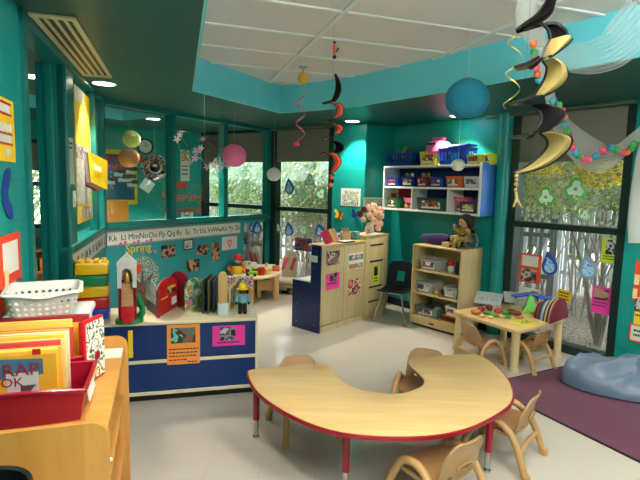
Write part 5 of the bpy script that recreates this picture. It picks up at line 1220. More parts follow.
t, w_, h_ = card('wall_sign', 'red bordered sign with white heading and photo on the left wall beside the doorway', 'sign', WL, (-2, 234, 21, 310), REDP, [(.2, .1, .85, .52, PAPER), (.12, .65, .95, .98, photo(110, (120, 110, 110), (60, 60, 70), (190, 170, 160), (200, 90, 60)))], [(.4, .17, .7, .2), (.35, .28, .75, .31), (.3, .39, .8, .42)])
b = MB(); [b.tube([(-w_*.35+k*.02, -.008, -h_*.5), (-w_*.3+k*.02, -.01, h_*.05)], .006, 6) for k in range(2)]; b.build('craft_stick', mat('craft_stick', (222, 190, 130), .7), t)
# posters on the glazing of the left wall
card('wall_poster', 'tall yellow and white poster behind the glazing of the left wall', 'poster', WL, (76, 93, 91, 222), YELP, [(.0, .0, .55, .1, PAPER), (.0, .42, 1, .52, photo(111, (200, 190, 190), (120, 110, 120), (230, 220, 220))), (.0, .52, .85, .86, patches('poster_grey', [(214, 214, 206), (190, 196, 186), (226, 226, 220)], 14, 2)), (.2, .88, 1, .98, photo(112, (220, 190, 150), (180, 140, 120), (230, 220, 200)))], (), y=.027)
card('wall_poster', 'grey white notice strip on the narrow teal panel of the left wall', 'poster', WL, (67.5, 138, 73.5, 184), mat('grey_notice', (190, 194, 186), .7), (), [(.2, .1, .8, .13), (.2, .2, .7, .23)], y=-.008)
b = MB(); u, z = WL.uz(73, 199); b.box((0, 0, 0), (.07, .008, .12), .002); b.box((0, -.008, 0), (.015, .012, .035), .003); o = b.build('light_switch', PAPER, None, WL.pt(u, z, -.009), WL.rz); tag(o, 'pale light switch on the narrow teal panel of the left wall', 'light switch')
card('wall_poster', 'narrow framed paper between the posts of the left wall glazing', 'poster', WL, (92.5, 198, 96, 224), mat('ochre_paper', (206, 170, 110), .8), [(.1, .3, .9, .9, PAPER)], (), y=.027)
# yellow wall pocket with folders
fu, fz = WL.uz(92, 175); t = thing('folder_pocket', 'wall pocket with yellow, black and coral folders hung on the left wall glazing', 'folder', WL.pt(fu, fz, -.03), WL.rz)
A_ = [PD(x, y, dd)-WL.pt(fu, fz, -.03) for x, y, dd in ((88, 151, 4.12), (107.5, 161, 4.28), (107.5, 190, 4.28), (91, 182, 4.12))]
Rm = Matrix.Rotation(-WL.rz, 4, 'Z'); A_ = [Rm @ v for v in A_]
for nm, mm, off in (('yellow_folder', mat('folder_yellow', (250, 206, 20), .6), 0), ('coral_folder', mat('folder_coral', (236, 100, 80), .6), .06), ('paper_folder', mat('folder_grey', (150, 140, 140), .7), .035), ('black_folder', BLACK, .09)):
    b = MB(); dv_ = Vector((-off*.75, off*.9+.0, 0 if off < .05 else -.01)); nrm = (A_[1]-A_[0]).cross(A_[3]-A_[0]).normalized()*.006
    q = [v+dv_ for v in A_]; r_ = [v+nrm for v in q]
    b.quads([q, r_[::-1]]+[[q[i], r_[i], r_[(i+1) % 4], q[(i+1) % 4]] for i in range(4)]); bmesh.ops.remove_doubles(b.bm, verts=b.bm.verts, dist=1e-5); bmesh.ops.recalc_face_normals(b.bm, faces=b.bm.faces); b.build(nm, mm, t, smooth=0)
b = MB(); c_ = (A_[0]+A_[1])/2*.5+(A_[2]+A_[3])/2*.5; v1 = (A_[1]-A_[0]); v2 = (A_[3]-A_[0]); q0 = A_[0]+v1*.2+v2*.35; n3 = v1.cross(v2).normalized()*-.004
b.quads([[q0+n3, q0+v1*.4+n3, q0+v1*.4+v2*.16+n3, q0+v2*.16+n3], [q0-n3*2.5, q0+v1*.4-n3*2.5, q0+v1*.4+v2*.16-n3*2.5, q0+v2*.16-n3*2.5]]); b.build('label', PAPER, t, smooth=0)

# ------------------------------------------------------------------ adjoining room
u0_, z0_, ww, hh = WA.box(98, 150, 137, 204)
t = thing('bulletin_board', 'blue bulletin board with yellow border and red letters in the next room', 'bulletin board', WA.pt(u0_, z0_, -.004), WA.rz)
b = MB(); b.box((0, 0, 0), (ww, .008, hh)); b.build('board', mat('bulletin_blue', (40, 96, 130), .8), t, smooth=0)
b = MB(); [b.box((0, -.004, s*(hh/2-.03)), (ww, .006, .07)) for s in (-1, 1)]; [b.box((s*(ww/2-.02), -.004, 0), (.04, .006, hh)) for s in (1,)]; b.build('border', YELP, t, smooth=0)
b = MB(); 
for row, (z, n) in enumerate(((hh*.34, 9), (hh*.2, 5))):
    for i in range(n): b.box((-ww*.1+i*.075-ww*.2, -.007, z), (.05, .004, .085+.02*(i % 2)), .01, rot=(0, random.uniform(-.3, .3), 0))
b.build('red_letters', RED, t, smooth=0)
for i, (x, z) in enumerate(((.02, .05), (.32, .1), (.3, -.04), (.12, -.05), (-.2, -.1), (.35, -.14))):
    b = MB(); b.box((x*ww, -.007, z*hh), (.13, .004, .06)); b.box((x*ww+.05, -.009, z*hh+.05), (.1, .004, .06), mi=1); b.build('pinned_card', [PAPER, photo(120+i, (120, 60, 40), (60, 90, 60), (40, 40, 50))], t, smooth=0)
card('paper_sheet', 'orange paper sheet taped to the glass partition', 'paper', WP, (105.5, 201, 128.5, 222.5), mat('orange_sheet', (248, 160, 60), .8), (), (), y=.046)
u_, z_ = WA.uz(145, 146.5); r = 8*7.4/F
t = thing('wall_clock', 'round black wall clock with a white face in the next room', 'clock', WA.pt(u_, z_, -.002), WA.rz)
RX = Matrix.Rotation(PI/2, 4, 'X')
b = MB(); b.lathe([(0, 0), (r, 0), (r, .03), (r*.86, .04), (r*.8, .02)], 32, T=RX); b.build('rim', BLACK, t)
b = MB(); b.lathe([(0, .018), (r*.84, .018), (r*.84, .012)], 32, T=RX)
b.build('face', PAPER, t); b = MB(); b.box((.0, -.022, .03), (.008, .004, r*.5)); b.box((.03, -.022, .012), (r*.55, .004, .008), rot=(0, -.5, 0))
for k in range(12): b.box((math.sin(k*PI/6)*r*.7, -.02, math.cos(k*PI/6)*r*.7), (.006, .003, r*.1), rot=(0, k*PI/6, 0))
b.build('hand', BLACK, t)
# sombrero
d = 6.35; hc = PD(155, 167, d); r = 12.5/F*d
t = thing('straw_hat', 'black and silver embroidered sombrero hanging behind the glass partition', 'hat', hc, .31)
RX2 = Matrix.Rotation(PI/2+.12, 4, 'X')
FELT = patches('hat_embroidery', [(16, 16, 16), (190, 190, 180), (20, 20, 22), (170, 170, 165), (14, 14, 14), (18, 18, 18)], 18, 4, .8)
b = MB(); b.lathe([(r*.35, .0), (r*.6, -.012), (r*.85, .0), (r, .05), (r*1.01, .056), (r*.97, .06), (r*.82, .012), (r*.58, .002), (r*.35, .012)], 40, T=RX2); b.build('brim', FELT, t)
b = MB(); b.lathe([(r*.4, 0), (r*.38, .05), (r*.27, .12), (r*.12, .16), (0, .165)], 32, T=RX2); b.build('crown', mat('hat_black', (14, 14, 14), .9, spec=.1), t)
b = MB(); b.tube([(r*.46*math.cos(a), -.004, r*.46*math.sin(a)) for a in [2*PI*k/32 for k in range(32)]], .012, 6, True); b.build('silver_band', mat('silver_braid', (200, 200, 195), .5), t)
b = MB(); b.cyl((0, .01, r*.98), (0, .01, SOF-hc.z), .0015, seg=5); b.build('string', STRING, t)
dq = PD(147, 185.5, d+.03)-hc; dq = Matrix.Rotation(-.31, 4, 'Z') @ dq
b = MB(); b.box(dq, (.15, .004, .15), rot=(0, .6, 0)); b.tube([dq, (-.02, .02, -r*.7)], .002, 4); b.build('hanging_card', mat('card_grey', (206, 210, 206), .8), t, smooth=0)
card('wall_poster', 'white poster with an orange picture in the next room, left of the far window', 'poster', WA, (180.5, 150, 189.5, 181), PAPER, [(.1, .05, .95, .38, photo(130, (240, 200, 120), (220, 150, 90), (250, 230, 180)))], [(.15, .5, .8, .54), (.15, .62, .8, .66), (.15, .75, .8, .8)])
# red letters
u_, z_ = WA.uz(183, 197); t = thing('letter_sign', 'orange red cut-out letters on the wall of the next room', 'sign', WA.pt(u_, z_, -.004), WA.rz)
b = MB(); b.text('Cozy', .17, Matrix.Translation((.0, 0, .2)), .004)
b.bm.clear(); b.text('Sharing', .24, Matrix.Translation((0, 0, .0)), .005); b.text('Corner', .24, Matrix.Translation((.05, 0, -.21)), .005); b.ball((-.02, -.0, .19), .1, (1, .05, .6)); b.build('lettering', mat('letter_red', (226, 84, 60), .8), t, smooth=0)
card('frame_sign', 'green framed paper low on the wall of the next room', 'sign', WA, (164.5, 212, 174, 224), PAPER, (), [(.3, .4, .7, .5)], frame=GRN)
card('frame_sign', 'blue framed paper low on the wall of the next room', 'sign', WA, (180, 211, 194, 224), PAPER, (), [(.3, .3, .7, .38), (.3, .5, .6, .58)], frame=NAVY)
# red chair and little bookshelf seen through the doorway glass
us_, _ = WA.uz(33, 265); SHZ = .62
t = thing('bookshelf', 'low wooden book shelf in the next room, seen through the doorway', 'shelf', WA.pt(us_, 0, -.01), WA.rz)
b = MB(); b.span(-.5, .5, -.012, 0, 0, SHZ); b.build('back_panel', OAK, t)
for sx in (-1, 1): b = MB(); b.span(sx*.49-.01, sx*.49+.01, -.3, 0, 0, SHZ); b.build('side_panel', OAK, t)
for z in (.06, .32, SHZ): b = MB(); b.span(-.5, .5, -.3, .0, z-.02, z); b.build('shelf', OAK, t)
cs = [(200, 40, 40), (60, 90, 160), (230, 190, 70), (70, 130, 80), (220, 120, 60), (140, 70, 120)]
cn = ['red', 'blue', 'yellow', 'green', 'orange', 'purple']
for k in range(6):
    b = MB(); h_ = .16+.03*(k % 3); b.box((0, 0, h_/2), (.05, .18, h_), .003); b.box((0, .004, h_/2), (.036, .176, h_+.001), mi=1)
    o = b.build('picture_book', [mat('shelf_book_%d' % (k % 6), cs[k % 6], .5), PAPER], None, WA.pt(us_-.2+.076*k, .32, -.16), WA.rz); tag(o, cn[k % 6]+' book in the row on the low shelf of the next room', 'book', 'books on the shelf in the next room')
t = thing('red_chair', 'small red plastic chair standing on the low shelf in the next room', 'chair', WA.pt(us_+.0, SHZ, -.16), WA.rz+.9)
b = MB(); b.surf(lambda u, v: Vector(((u-.5)*.26, .1+.05*v*v, .2+.3*v)), 10, 10, .012); b.surf(lambda u, v: Vector(((u-.5)*.26, .1-.22*v, .2-.01*math.sin(PI*v))), 10, 8, .012); b.build('seat_shell', RED, t)
for sx in (-1, 1):
    for sy in (-1, 1): b = MB(); b.cyl((sx*.09, sy*.08, .19), (sx*.11, sy*.1, 0), .01); b.build('leg', BLACK, t)
# ------------------------------------------------------------------ honey oak bookcase at the left
NB, FB = P(107, 431, .85), P(128, 335.5, .85)
WB = Frame(NB[:2], FB[:2]); BL = WB.L+.0; BD = .47; BZ = .80
BK = thing('book_case', 'honey oak bookcase with red book bins along the left wall', 'bookcase', WB.o, WB.rz)
def endp(x0, x1, ztop, r=.055):
    pl = [(0, 0), (BD, 0), (BD, ztop)]
    for k in range(9):
        a = PI/2+PI/2*k/8; pl.append((r+r*math.cos(a), ztop-r+r*math.sin(a)))
    b = MB(); b.wallprism(pl, 0, x1-x0, .003); b.bm.transform(Matrix.Rotation(PI/2, 4, 'Z')); b.bm.transform(Matrix.Translation((x1, 0, 0))); return b
endp(.055, .077, .855).build('end_panel', wood('oak_end', (188, 128, 56), (204, 146, 72), .34), BK)
endp(BL-.022, BL, .855).build('end_panel', wood('oak_end', (188, 128, 56), (204, 146, 72), .34), BK)
b = MB(); b.span(.077, BL-.022, .012, BD, BZ-.022, BZ, .003); b.build('top_shelf', OAKY, BK)
for z in (.08, .32, .56):
    b = MB(); b.span(.077, BL-.022, .02, BD, z-.02, z, .003); b.build('shelf', OAKY, BK)
b = MB(); b.span(.077, BL-.022, BD-.012, BD, 0, BZ); b.build('back_panel', OAK, BK)
b = MB(); b.span(.077, BL-.022, .03, .05, 0, .06); b.build('plinth', OAK, BK)
b = MB(); [b.lathe([(0, 0), (.007, 0), (.006, .004), (0, .006)], 10, (.066, -.001, z), Matrix.Rotation(PI/2, 4, 'X')) for z in (.72, .4)]; b.build('screw_cap', WHITE, BK)
u, z = WB.uz(122, 350); b = MB(); b.box((0, 0, .001), (.13, .1, .002)); b.box((-.02, .04, .0015), (.15, .02, .003), mi=1); o = b.build('shelf_label', [PAPER, photo(140, (70, 50, 50), (160, 140, 130), (40, 40, 40))], None, WB.pt(BL-.1, BZ, .07), WB.rz); tag(o, 'paper label taped on the bookcase top near its far end', 'label')
# red bins with books
def red_bin(label, u0, u1, y0, y1, h, hf):
    t = thing('book_bin', label, 'book bin', WB.pt((u0+u1)/2, BZ, (y0+y1)/2), WB.rz, 'red book bins on the oak bookcase'); L = u1-u0; D = y1-y0; k = .9
    # front faces the near end (-x)
    def rim(x, y): return h
    b = MB()
    def wall(p, q, n=20, bulge=0, hz=None):
        def fn(u, v):
            a = p.lerp(q, u); s = k+(1-k)*v; z = (hz(u) if hz else h)*v
            return Vector((a.x*s-(bulge*math.sin(PI*u)*(0.4+.6*v)), a.y*s, z))
        b.surf(fn, n, 8, .006); b.tube([fn(i/n, 1) for i in range(n+1)], .008, 6)
    c = [Vector((-L/2, -D/2, 0)), Vector((-L/2, D/2, 0)), Vector((L/2, D/2, 0)), Vector((L/2, -D/2, 0))]
    wall(c[0], c[1], 24, .03, lambda u: h+hf*math.sin(PI*u)); wall(c[1], c[2]); wall(c[2], c[3]); wall(c[3], c[0])
    b.span(-L/2*k, L/2*k, -D/2*k, D/2*k, 0, .006); b.build('shell', CRIM, t)
    g = MB(); g.box((.0, -D/2*.965-.006, h*.6), (L*.5, .003, h*.5), rot=(-.16, 0, 0)); g.build('label', PAPER, t)
    return t
red_bin('crimson plastic bin full of yellow books, nearest on the oak bookcase', .19, .465, .085, .46, .105, .022)
red_bin('crimson plastic bin behind the yellow books on the oak bookcase', .485, .735, .135, .45, .12, .0)
YB = [(246, 178, 44), (236, 196, 110), (240, 170, 60), (214, 70, 70), (244, 206, 120), (250, 190, 60), (226, 214, 180), (232, 160, 60), (200, 60, 60), (246, 200, 90)]
def upright_book(label, u, y0, y1, z1, c, th=.012, z0=BZ+.012, lean=0, i=0):
    b = MB(); D = y1-y0; h = z1-z0
    b.box((0, 0, h/2), (th, D, h), .0015); b.box((0, .001, h/2), (th*.7, D+.0015-.004, h+.0012-.003), mi=1)
    o = b.build('picture_book', [mat('bin_book_%d' % i, c, .45), mat('page_edge', (232, 220, 190), .8)], None, WB.pt(u, z0, (y0+y1)/2), WB.rz); o.rotation_euler = (0, lean, WB.rz)
    tag(o, label, 'book', 'yellow books in the red bins'); return o
nm = ['yellow scrapbook facing the viewer, first book in the nearest red bin', 'cream edged book right behind the yellow scrapbook', 'orange book third from the front of the nearest red bin', 'red spined book fourth from the front of the nearest red bin', 'pale yellow book fifth from the front of the nearest red bin', 'golden book sixth from the front of the nearest red bin', 'cream book seventh from the front of the nearest red bin', 'amber book, front one of three in the second red bin', 'red book, middle one of three in the second red bin', 'tall yellow book, rear one of three in the second red bin']
for i in range(10):
    upright_book(nm[i], .285+.0235*i+(.02 if i > 6 else 0), .178-.002*i+.008*(i % 2), .445, 1.03+.003*i+(.012 if i in (5, 9) else 0)-.006*(i % 3), YB[i], .013, lean=-.05, i=i)
# the front cover
fb = bpy.data.objects['picture_book.004'] if False else [o for o in bpy.data.objects if o.get('label') == nm[0]][0]
x = -.0085
def cov(name, pts, m, dx=0): 
    b = MB(); b.quads([[(x-dx, y, z) for y, z in pts]]); b.build(name, m, fb, smooth=0)
# book-local: y from -.147 (right) .. ; z 0...23
cov('cover_panel', [(.14, .03), (.14, .205), (-.13, .205), (-.13, .03)], mat('cover_gold', (238, 172, 50), .4))
cov('cover_photo', [(.1, .12), (.1, .2), (-.09, .19), (-.09, .135)], mat('cover_blue', (70, 110, 140), .4), .0006)
cov('cover_photo', [(.02, .04), (.02, .145), (-.075, .145), (-.075, .04)], mat('cover_pale', (206, 204, 204), .4), .0009)
cov('cover_photo', [(-.02, .045), (-.02, .1), (-.065, .1), (-.065, .045)], photo(150, (60, 70, 120), (200, 190, 200), (90, 60, 80)), .0012)
cov('cover_tag', [(-.06, .205), (-.06, .225), (-.085, .225), (-.085, .205)], RED, .0006)
b = MB(); T0 = Matrix.Rotation(-PI/2, 4, 'Z')
b.text('SCRAP', .062, Matrix.Translation((x-.002, -.08, .155)) @ T0, .001, align='RIGHT'); b.text('BOOK', .045, Matrix.Translation((x-.002, -.03, .112)) @ T0, .001, align='RIGHT'); b.build('title', mat('title_red', (150, 30, 50), .5), fb, smooth=0)
# big red book, open board book, white box and basket
b = MB(); b.box((0, 0, .112), (.03, .36, .224), .003); b.box((0, .004, .112), (.02, .362, .222), mi=1); o = b.build('big_book', [mat('deep_red_cover', (150, 16, 34), .4), PAPER], None, WB.pt(.69, BZ+.012, .315), WB.rz); tag(o, 'large deep red book standing at the back of the second red bin', 'book')
b = MB(); b.box((0, 0, .1), (.012, .3, .2), .003); o = b.build('picture_book', mat('orange_yellow_cover', (244, 176, 40), .4), None, WB.pt(.655, BZ+.012, .305), WB.rz); tag(o, 'orange yellow book leaning against the large deep red book', 'book')
p0, p1 = P(90, 387, BZ), P(109, 374, BZ); fr_ = Frame(p0[:2], p1[:2])
t = thing('board_book', 'red board book with a ladybird page standing on the oak bookcase', 'book', fr_.pt(fr_.L/2, BZ, .02), fr_.rz)
b = MB(); b.span(-fr_.L/2, fr_.L/2, -.002, .022, 0, .255, .004); b.build('cover', RED, t)
PG = patches('ladybird_page', [(230, 226, 218), (230, 226, 218), (50, 54, 54), (232, 228, 220), (232, 228, 220), (90, 130, 80), (228, 226, 220)], 18, 6)
b = MB(); b.span(-fr_.L/2+.01, fr_.L/2-.004, -.006, -.001, .012, .245); b.build('page', PG, t, smooth=0)
b = MB(); b.ball((.01, -.006, .1), .02, (1, .2, 1), mi=0); b.build('ladybird', CRIM, t); b = MB(); b.ball((-.012, -.006, .05), .016, (1, .2, 1.4)); b.build('leaf', YEL, t)
t = thing('white_box', 'white lidded box under the white basket on the oak bookcase', 'box', WB.pt(.85, BZ, .305), WB.rz)
b = MB(); b.box((0, 0, .1), (.2, .3, .2), .01); b.build('body', WHITE, t); b = MB(); b.box((0, 0, .215), (.225, .33, .035), .012); b.build('lid', WHITE, t)
for k in range(4):
    b = MB(); b.box((0, 0, .1), (.005, .07, .2)); o = b.build('file_folder', mat('folder_cream', (222, 214, 190), .8), None, WB.pt(.752+.009*k, BZ, .17), WB.rz); o.rotation_euler = (0, .08, WB.rz); tag(o, 'paper folder between the white box and the red board book', 'folder', 'paper folders on the oak bookcase')
bc_ = PD(41, 304, 2.12); bc_ = Vector((bc_.x, bc_.y, 1.033))
t = thing('white_basket', 'white plastic basket with round holes on top of the white box', 'basket', WB.pt(.80, 1.033, .32), WB.rz-PI/2+.14)
b = MB(); W_, D_b, H_ = .27, .24, .105
def hole(u, v):
    return ((((u*34) % 1)-.5)**2+(((v*4.3-.1) % 1)-.5)**2) < .07 and .05 < v < .7
b2 = MB(); tub(b2, W_, D_b, H_, .84, .03, hole, 272, 36, .004, lambda u: .16*math.exp(-(((u+.5) % 1-.5)/.07)**2)); b2.build('shell', mat('basket_grey_white', (214, 210, 206), .4), t)
b = MB()
pr = [perim(W_+.03, D_b+.03, .035, i/64) for i in range(64)]; pi_ = [perim(W_, D_b, .03, i/64) for i in range(64)]
def rimf(u, v):
    i = int(round(u*64)) % 64; dz = .16*H_*math.exp(-(((u+.5) % 1-.5)/.07)**2); q = [pi_[i][k]*(1-v)+pr[i][k]*v for k in (0, 1)]; return Vector((q[0], q[1], H_-dz-.004*v))
b.surf(rimf, 64, 2, .004, closed_u=True); b.build('rim', WHITE, t)
# black bin at the bottom left corner
t = thing('waste_bin', 'dark round bin in front of the oak bookcase at the bottom left corner', 'bin', (-.87, 1.165, 0))
b = MB(); b.lathe([(0, .01), (.09, .01), (.09, 0), (.095, 0), (.115, .775), (.122, .78), (.12, .787), (.11, .781), (.09, .02), (0, .02)], 32); b.build('tub', mat('bin_black', (26, 26, 28), .35), t)

# ------------------------------------------------------------------ things on the low blue cabinet
def onC(px, py): v = P(px, py, CZ); return v
# big brick tower
bp_ = onC(94, 317); 
for i, (c, la) in enumerate(((BLU, 'blue giant building brick at the bottom of the brick tower'), (RED, 'red giant building brick in the brick tower, above the blue one'), (YEL, 'yellow giant building brick in the middle of the brick tower'), (GRN, 'green giant building brick in the brick tower, below the top one'), (YEL, 'yellow giant building brick with studs on top of the brick tower'))):
    hgt = .082; b = MB(); b.box((0, 0, hgt/2), (.215, .2, hgt-.002), .014)
    if i == 4 or True:
        for sx in (-1.5, -.5, .5, 1.5):
            for sy in (-.5, .5):
                if i == 4: b.lathe([(0, hgt), (.021, hgt), (.019, hgt+.018), (0, hgt+.019)], 16, (sx*.052, sy*.09, 0))
    o = b.build('giant_brick', c, None, (bp_.x, bp_.y, CZ+hgt*i*1.0), WC.rz+.12); tag(o, la, 'building brick', 'giant bricks in the tower')
# silo playset
sp_ = onC(124.5, 325); t = thing('toy_silo', 'white roofed toy farm silo with a red slide on a green base', 'toy', (sp_.x, sp_.y+.06, CZ), .36); t.scale = (.66, .66, 1.0)
b = MB(); b.prism(chaikin([(-.13, -.08), (.13, -.09), (.17, .02), (.12, .1), (-.12, .1)], 2), 0, .03, .006); b.tube(spline([(.1, .02, .03), (.15, .0, .07), (.13, .04, .13), (.1, .05, .19)], 4), .03, 8); b.build('base', GRN, t)
b = MB(); b.span(-.09, -.068, -.06, .08, .03, .3); b.span(.068, .09, -.06, .08, .03, .3); b.span(-.07, .07, .07, .08, .03, .3); b.build('wall', CRIM, t)
b = MB(); b.box((0, -.03, .195), (.12, .012, .2), .002, rot=(-.25, 0, 0)); [b.box((0, -.037, .12+k*.03), (.12, .012, .004), rot=(-.25, 0, 0)) for k in range(6)]; b.build('ladder', wood('slat_wood', (196, 140, 90), (214, 164, 112), .5, 'x'), t)
b = MB(); b.box((0, -.07, .075), (.13, .06, .1), .006); b.box((0, -.105, .045), (.11, .05, .05), .006); b.build('ramp', RED, t)
b = MB(); pl = [(-.095, .26), (-.095, .43), (-.055, .46), (0, .485), (.055, .46), (.095, .43), (.095, .26), (.052, .26)]
for k in range(9): a = PI*k/8; pl.append((.052*math.cos(a), .345+.052*math.sin(a)))
pl.append((-.052, .26)); b.wallprism(pl, -.08, -.065, .002); b.wallprism([(-.095, .26), (-.095, .43), (-.055, .46), (0, .485), (.055, .46), (.095, .43), (.095, .26)], .075, .09, .002)
b.span(-.095, -.08, -.07, .08, .26, .43); b.span(.08, .095, -.07, .08, .26, .43)
for s in (-1, 1): b.quads([[(s*.1, -.085, .425), (0, -.085, .492), (0, .095, .492), (s*.1, .095, .425)], [(s*.1, -.085, .417), (0, -.085, .482), (0, .095, .482), (s*.1, .095, .417)]])
b.build('roof', WHITE, t)
b = MB(); b.lathe([(0, .3), (.035, .3), (.03, .335), (.016, .36), (0, .362)], 16, (0, -.03, 0)); b.build('bell', mat('bell_gold', (206, 150, 50), .3, .6), t)
# standing board books
def board(name, label, pa, pb, z0, z1, m, th=.012, rnd=False, group='board books on the low blue cabinet', extra=None):
    f_ = Frame(onC(*pa)[:2], onC(*pb)[:2]); h = z1; L = f_.L
    t = thing(name, label, 'book', f_.pt(L/2, CZ, 0), f_.rz, group)
    if rnd:
        pl = [(-L/2, 0), (L/2, 0)]+[(L/2*math.cos(a), h*.72+h*.28*math.sin(a)) for a in [PI*k/12 for k in range(13)]]
    else: pl = [(-L/2, 0), (L/2, 0), (L/2, h), (-L/2, h)]
    b = MB(); b.wallprism(pl, 0, th, .001); b.build('cover', m, t)
    return t, L, f_
t, L, f_ = board('board_book', 'red barn shaped board book standing open on the blue cabinet', (158, 318), (178, 306), 0, .27, RED, .014, True)
b = MB(); b.box((L*.15, -.003, .17), (L*.4, .003, .06)); b.build('picture', photo(160, (60, 50, 40), (220, 180, 60), (40, 60, 60)), t, smooth=0)
b = MB(); b.box((L*.28, -.003, .07), (L*.24, .003, .06)); b.build('window_print', PAPER, t, smooth=0); b = MB(); b.box((-L*.2, -.003, .125), (L*.3, .003, .012)); b.build('strap_print', YEL, t, smooth=0)
t2, L2, f2 = board('board_book', 'grey blue back page of the barn book facing the silo', (158, 318), (145, 311), 0, .24, mat('page_blue', (120, 150, 180), .5), .012, True)
bpy.data.objects.remove(t2.children[0]); bpy.data.objects.remove(t2)
q = f_.pt(0, CZ, 0); b = MB(); v = onC(146, 309)
fb2 = Frame(v[:2], f_.pt(0, 0)[:2]); b.wallprism([(-fb2.L, 0), (0, 0), (0, .2), (-fb2.L*.5, .25), (-fb2.L, .22)], .004, .014); loc = fb2.pt(fb2.L, CZ, 0)
o = b.build('back_cover', mat('page_dark', (70, 76, 70), .5), None, loc, fb2.rz); o.parent = t; o.matrix_parent_inverse = Matrix.Identity(4)
mw = Matrix.Translation(loc) @ Matrix.Rotation(fb2.rz, 4, 'Z'); tw = Matrix.Translation(t.location) @ Matrix.Rotation(f_.rz, 4, 'Z'); o.matrix_basis = tw.inverted() @ mw
b = MB(); b.wallprism([(-fb2.L*.95, .09), (-.005, .09), (-.005, .225), (-fb2.L*.5, .26), (-fb2.L*.95, .225)], -.004, .003); o2 = b.build('inner_page', patches('inner_page_print', [(130, 160, 190), (196, 206, 214), (160, 180, 196), (226, 226, 220)], 14, 5), t, smooth=0); o2.matrix_basis = tw.inverted() @ mw
t, L, f_ = board('board_book', 'round topped dark red board book behind the barn book', (170, 305), (187, 307), 0, .285, mat('maroon_cover', (140, 20, 40), .4), .03, True)
t, L, f_ = board('board_book', 'board book with a farm scene on the blue cabinet', (185.5, 311), (205, 306), 0, .25, patches('farm_scene', [(60, 130, 60), (120, 170, 200), (90, 160, 70), (220, 220, 210), (190, 150, 60), (110, 170, 90)], 16, 8), .012, True)
b = MB(); b.ball((-L*.3, -.005, .06), .026, (1, .2, 1)); b.build('pig_print', PINK, t); b = MB(); b.ball((L*.12, -.004, .13), .03, (1.3, .2, 1)); b.build('cow_print', WHITE, t)
for i, (pa, pb, c, la) in enumerate((((204, 314), (212, 305), (30, 44, 50), 'dark board book standing edge-on, first of three on the blue cabinet'), ((209, 314), (217, 304), (90, 80, 50), 'olive board book standing edge-on, middle of three on the blue cabinet'), ((214, 313), (222, 303), (30, 50, 80), 'navy board book standing edge-on, last of three on the blue cabinet'))):
    board('board_book', la, pa, pb, 0, .26-.005*i, mat('edge_book_%d' % i, c, .45), .011)
# wooden stand with white foot, photo stand, firefighter
v = onC(223, 314); t = thing('wooden_arch', 'tall clear fronted wooden arch block with a white foot on the blue cabinet', 'toy', (v.x, v.y, CZ), WC.rz)
pl = [(-.035, .0), (.035, 0), (.035, .28)]+[(.035*math.cos(a), .28+.045*math.sin(a)) for a in [PI*k/8 for k in range(1, 8)]]+[(-.035, .28)]
b = MB(); b.wallprism(pl, .0, .04, .003); b.build('block', wood('pine', (210, 164, 106), (226, 184, 128), .45), t)
b = MB(); b.span(-.04, .04, -.03, -.002, 0, .09, .003); b.build('foot', mat('pale_blue_white', (206, 220, 228), .4), t)
fr2 = Frame(onC(230, 312)[:2], onC(239.5, 301)[:2]); t = thing('photo_stand', 'small photo stand with a dark picture beside the toy figure', 'picture', fr2.pt(fr2.L/2, CZ), fr2.rz)
b = MB(); b.span(-fr2.L/2, fr2.L/2, 0, .012, 0, .2, .002); b.build('panel', wood('pine', (210, 164, 106), (226, 184, 128), .45), t); b = MB(); b.span(-fr2.L/2+.01, fr2.L/2-.01, -.003, 0, .03, .18); b.build('photo', photo(170, (40, 40, 36), (160, 150, 130), (90, 80, 70)), t, smooth=0)
v = onC(242.5, 313); t = thing('toy_figure', 'small toy figure with a yellow hard hat standing on the blue cabinet', 'toy', (v.x, v.y, CZ), .15); t.scale = (.85, .9, 1)
DKF = mat('figure_dark', (24, 22, 24), .5)
b = MB()
for sx in (-1, 1): b.tube([(sx*.02, 0, .01), (sx*.02, 0, .09)], .019, 10); b.box((sx*.022, -.012, .012), (.036, .06, .024), .008)
b.build('trousers', DKF, t)
b = MB(); b.lathe([(0, .085), (.04, .085), (.044, .12), (.036, .15), (.02, .158), (0, .16)], 16); b.tube([(.036, 0, .145), (.06, -.01, .11), (.055, -.03, .09)], .013, 8); b.tube([(-.036, 0, .145), (-.06, -.01, .11), (-.055, -.03, .09)], .013, 8); b.build('shirt', mat('figure_shirt', (110, 160, 176), .6), t)
b = MB(); b.ball((0, 0, .178), .032, (1, .95, 1.05)); b.ball((0, -.03, .175), .006); b.ball((.055, -.034, .086), .012); b.ball((-.055, -.034, .086), .012); b.build('head', mat('figure_skin', (70, 46, 36), .6), t)
b = MB(); b.lathe([(.056, .19), (.058, .194), (.04, .2), (.036, .22), (.02, .236), (0, .24)], 20); b.build('hard_hat', YEL, t)
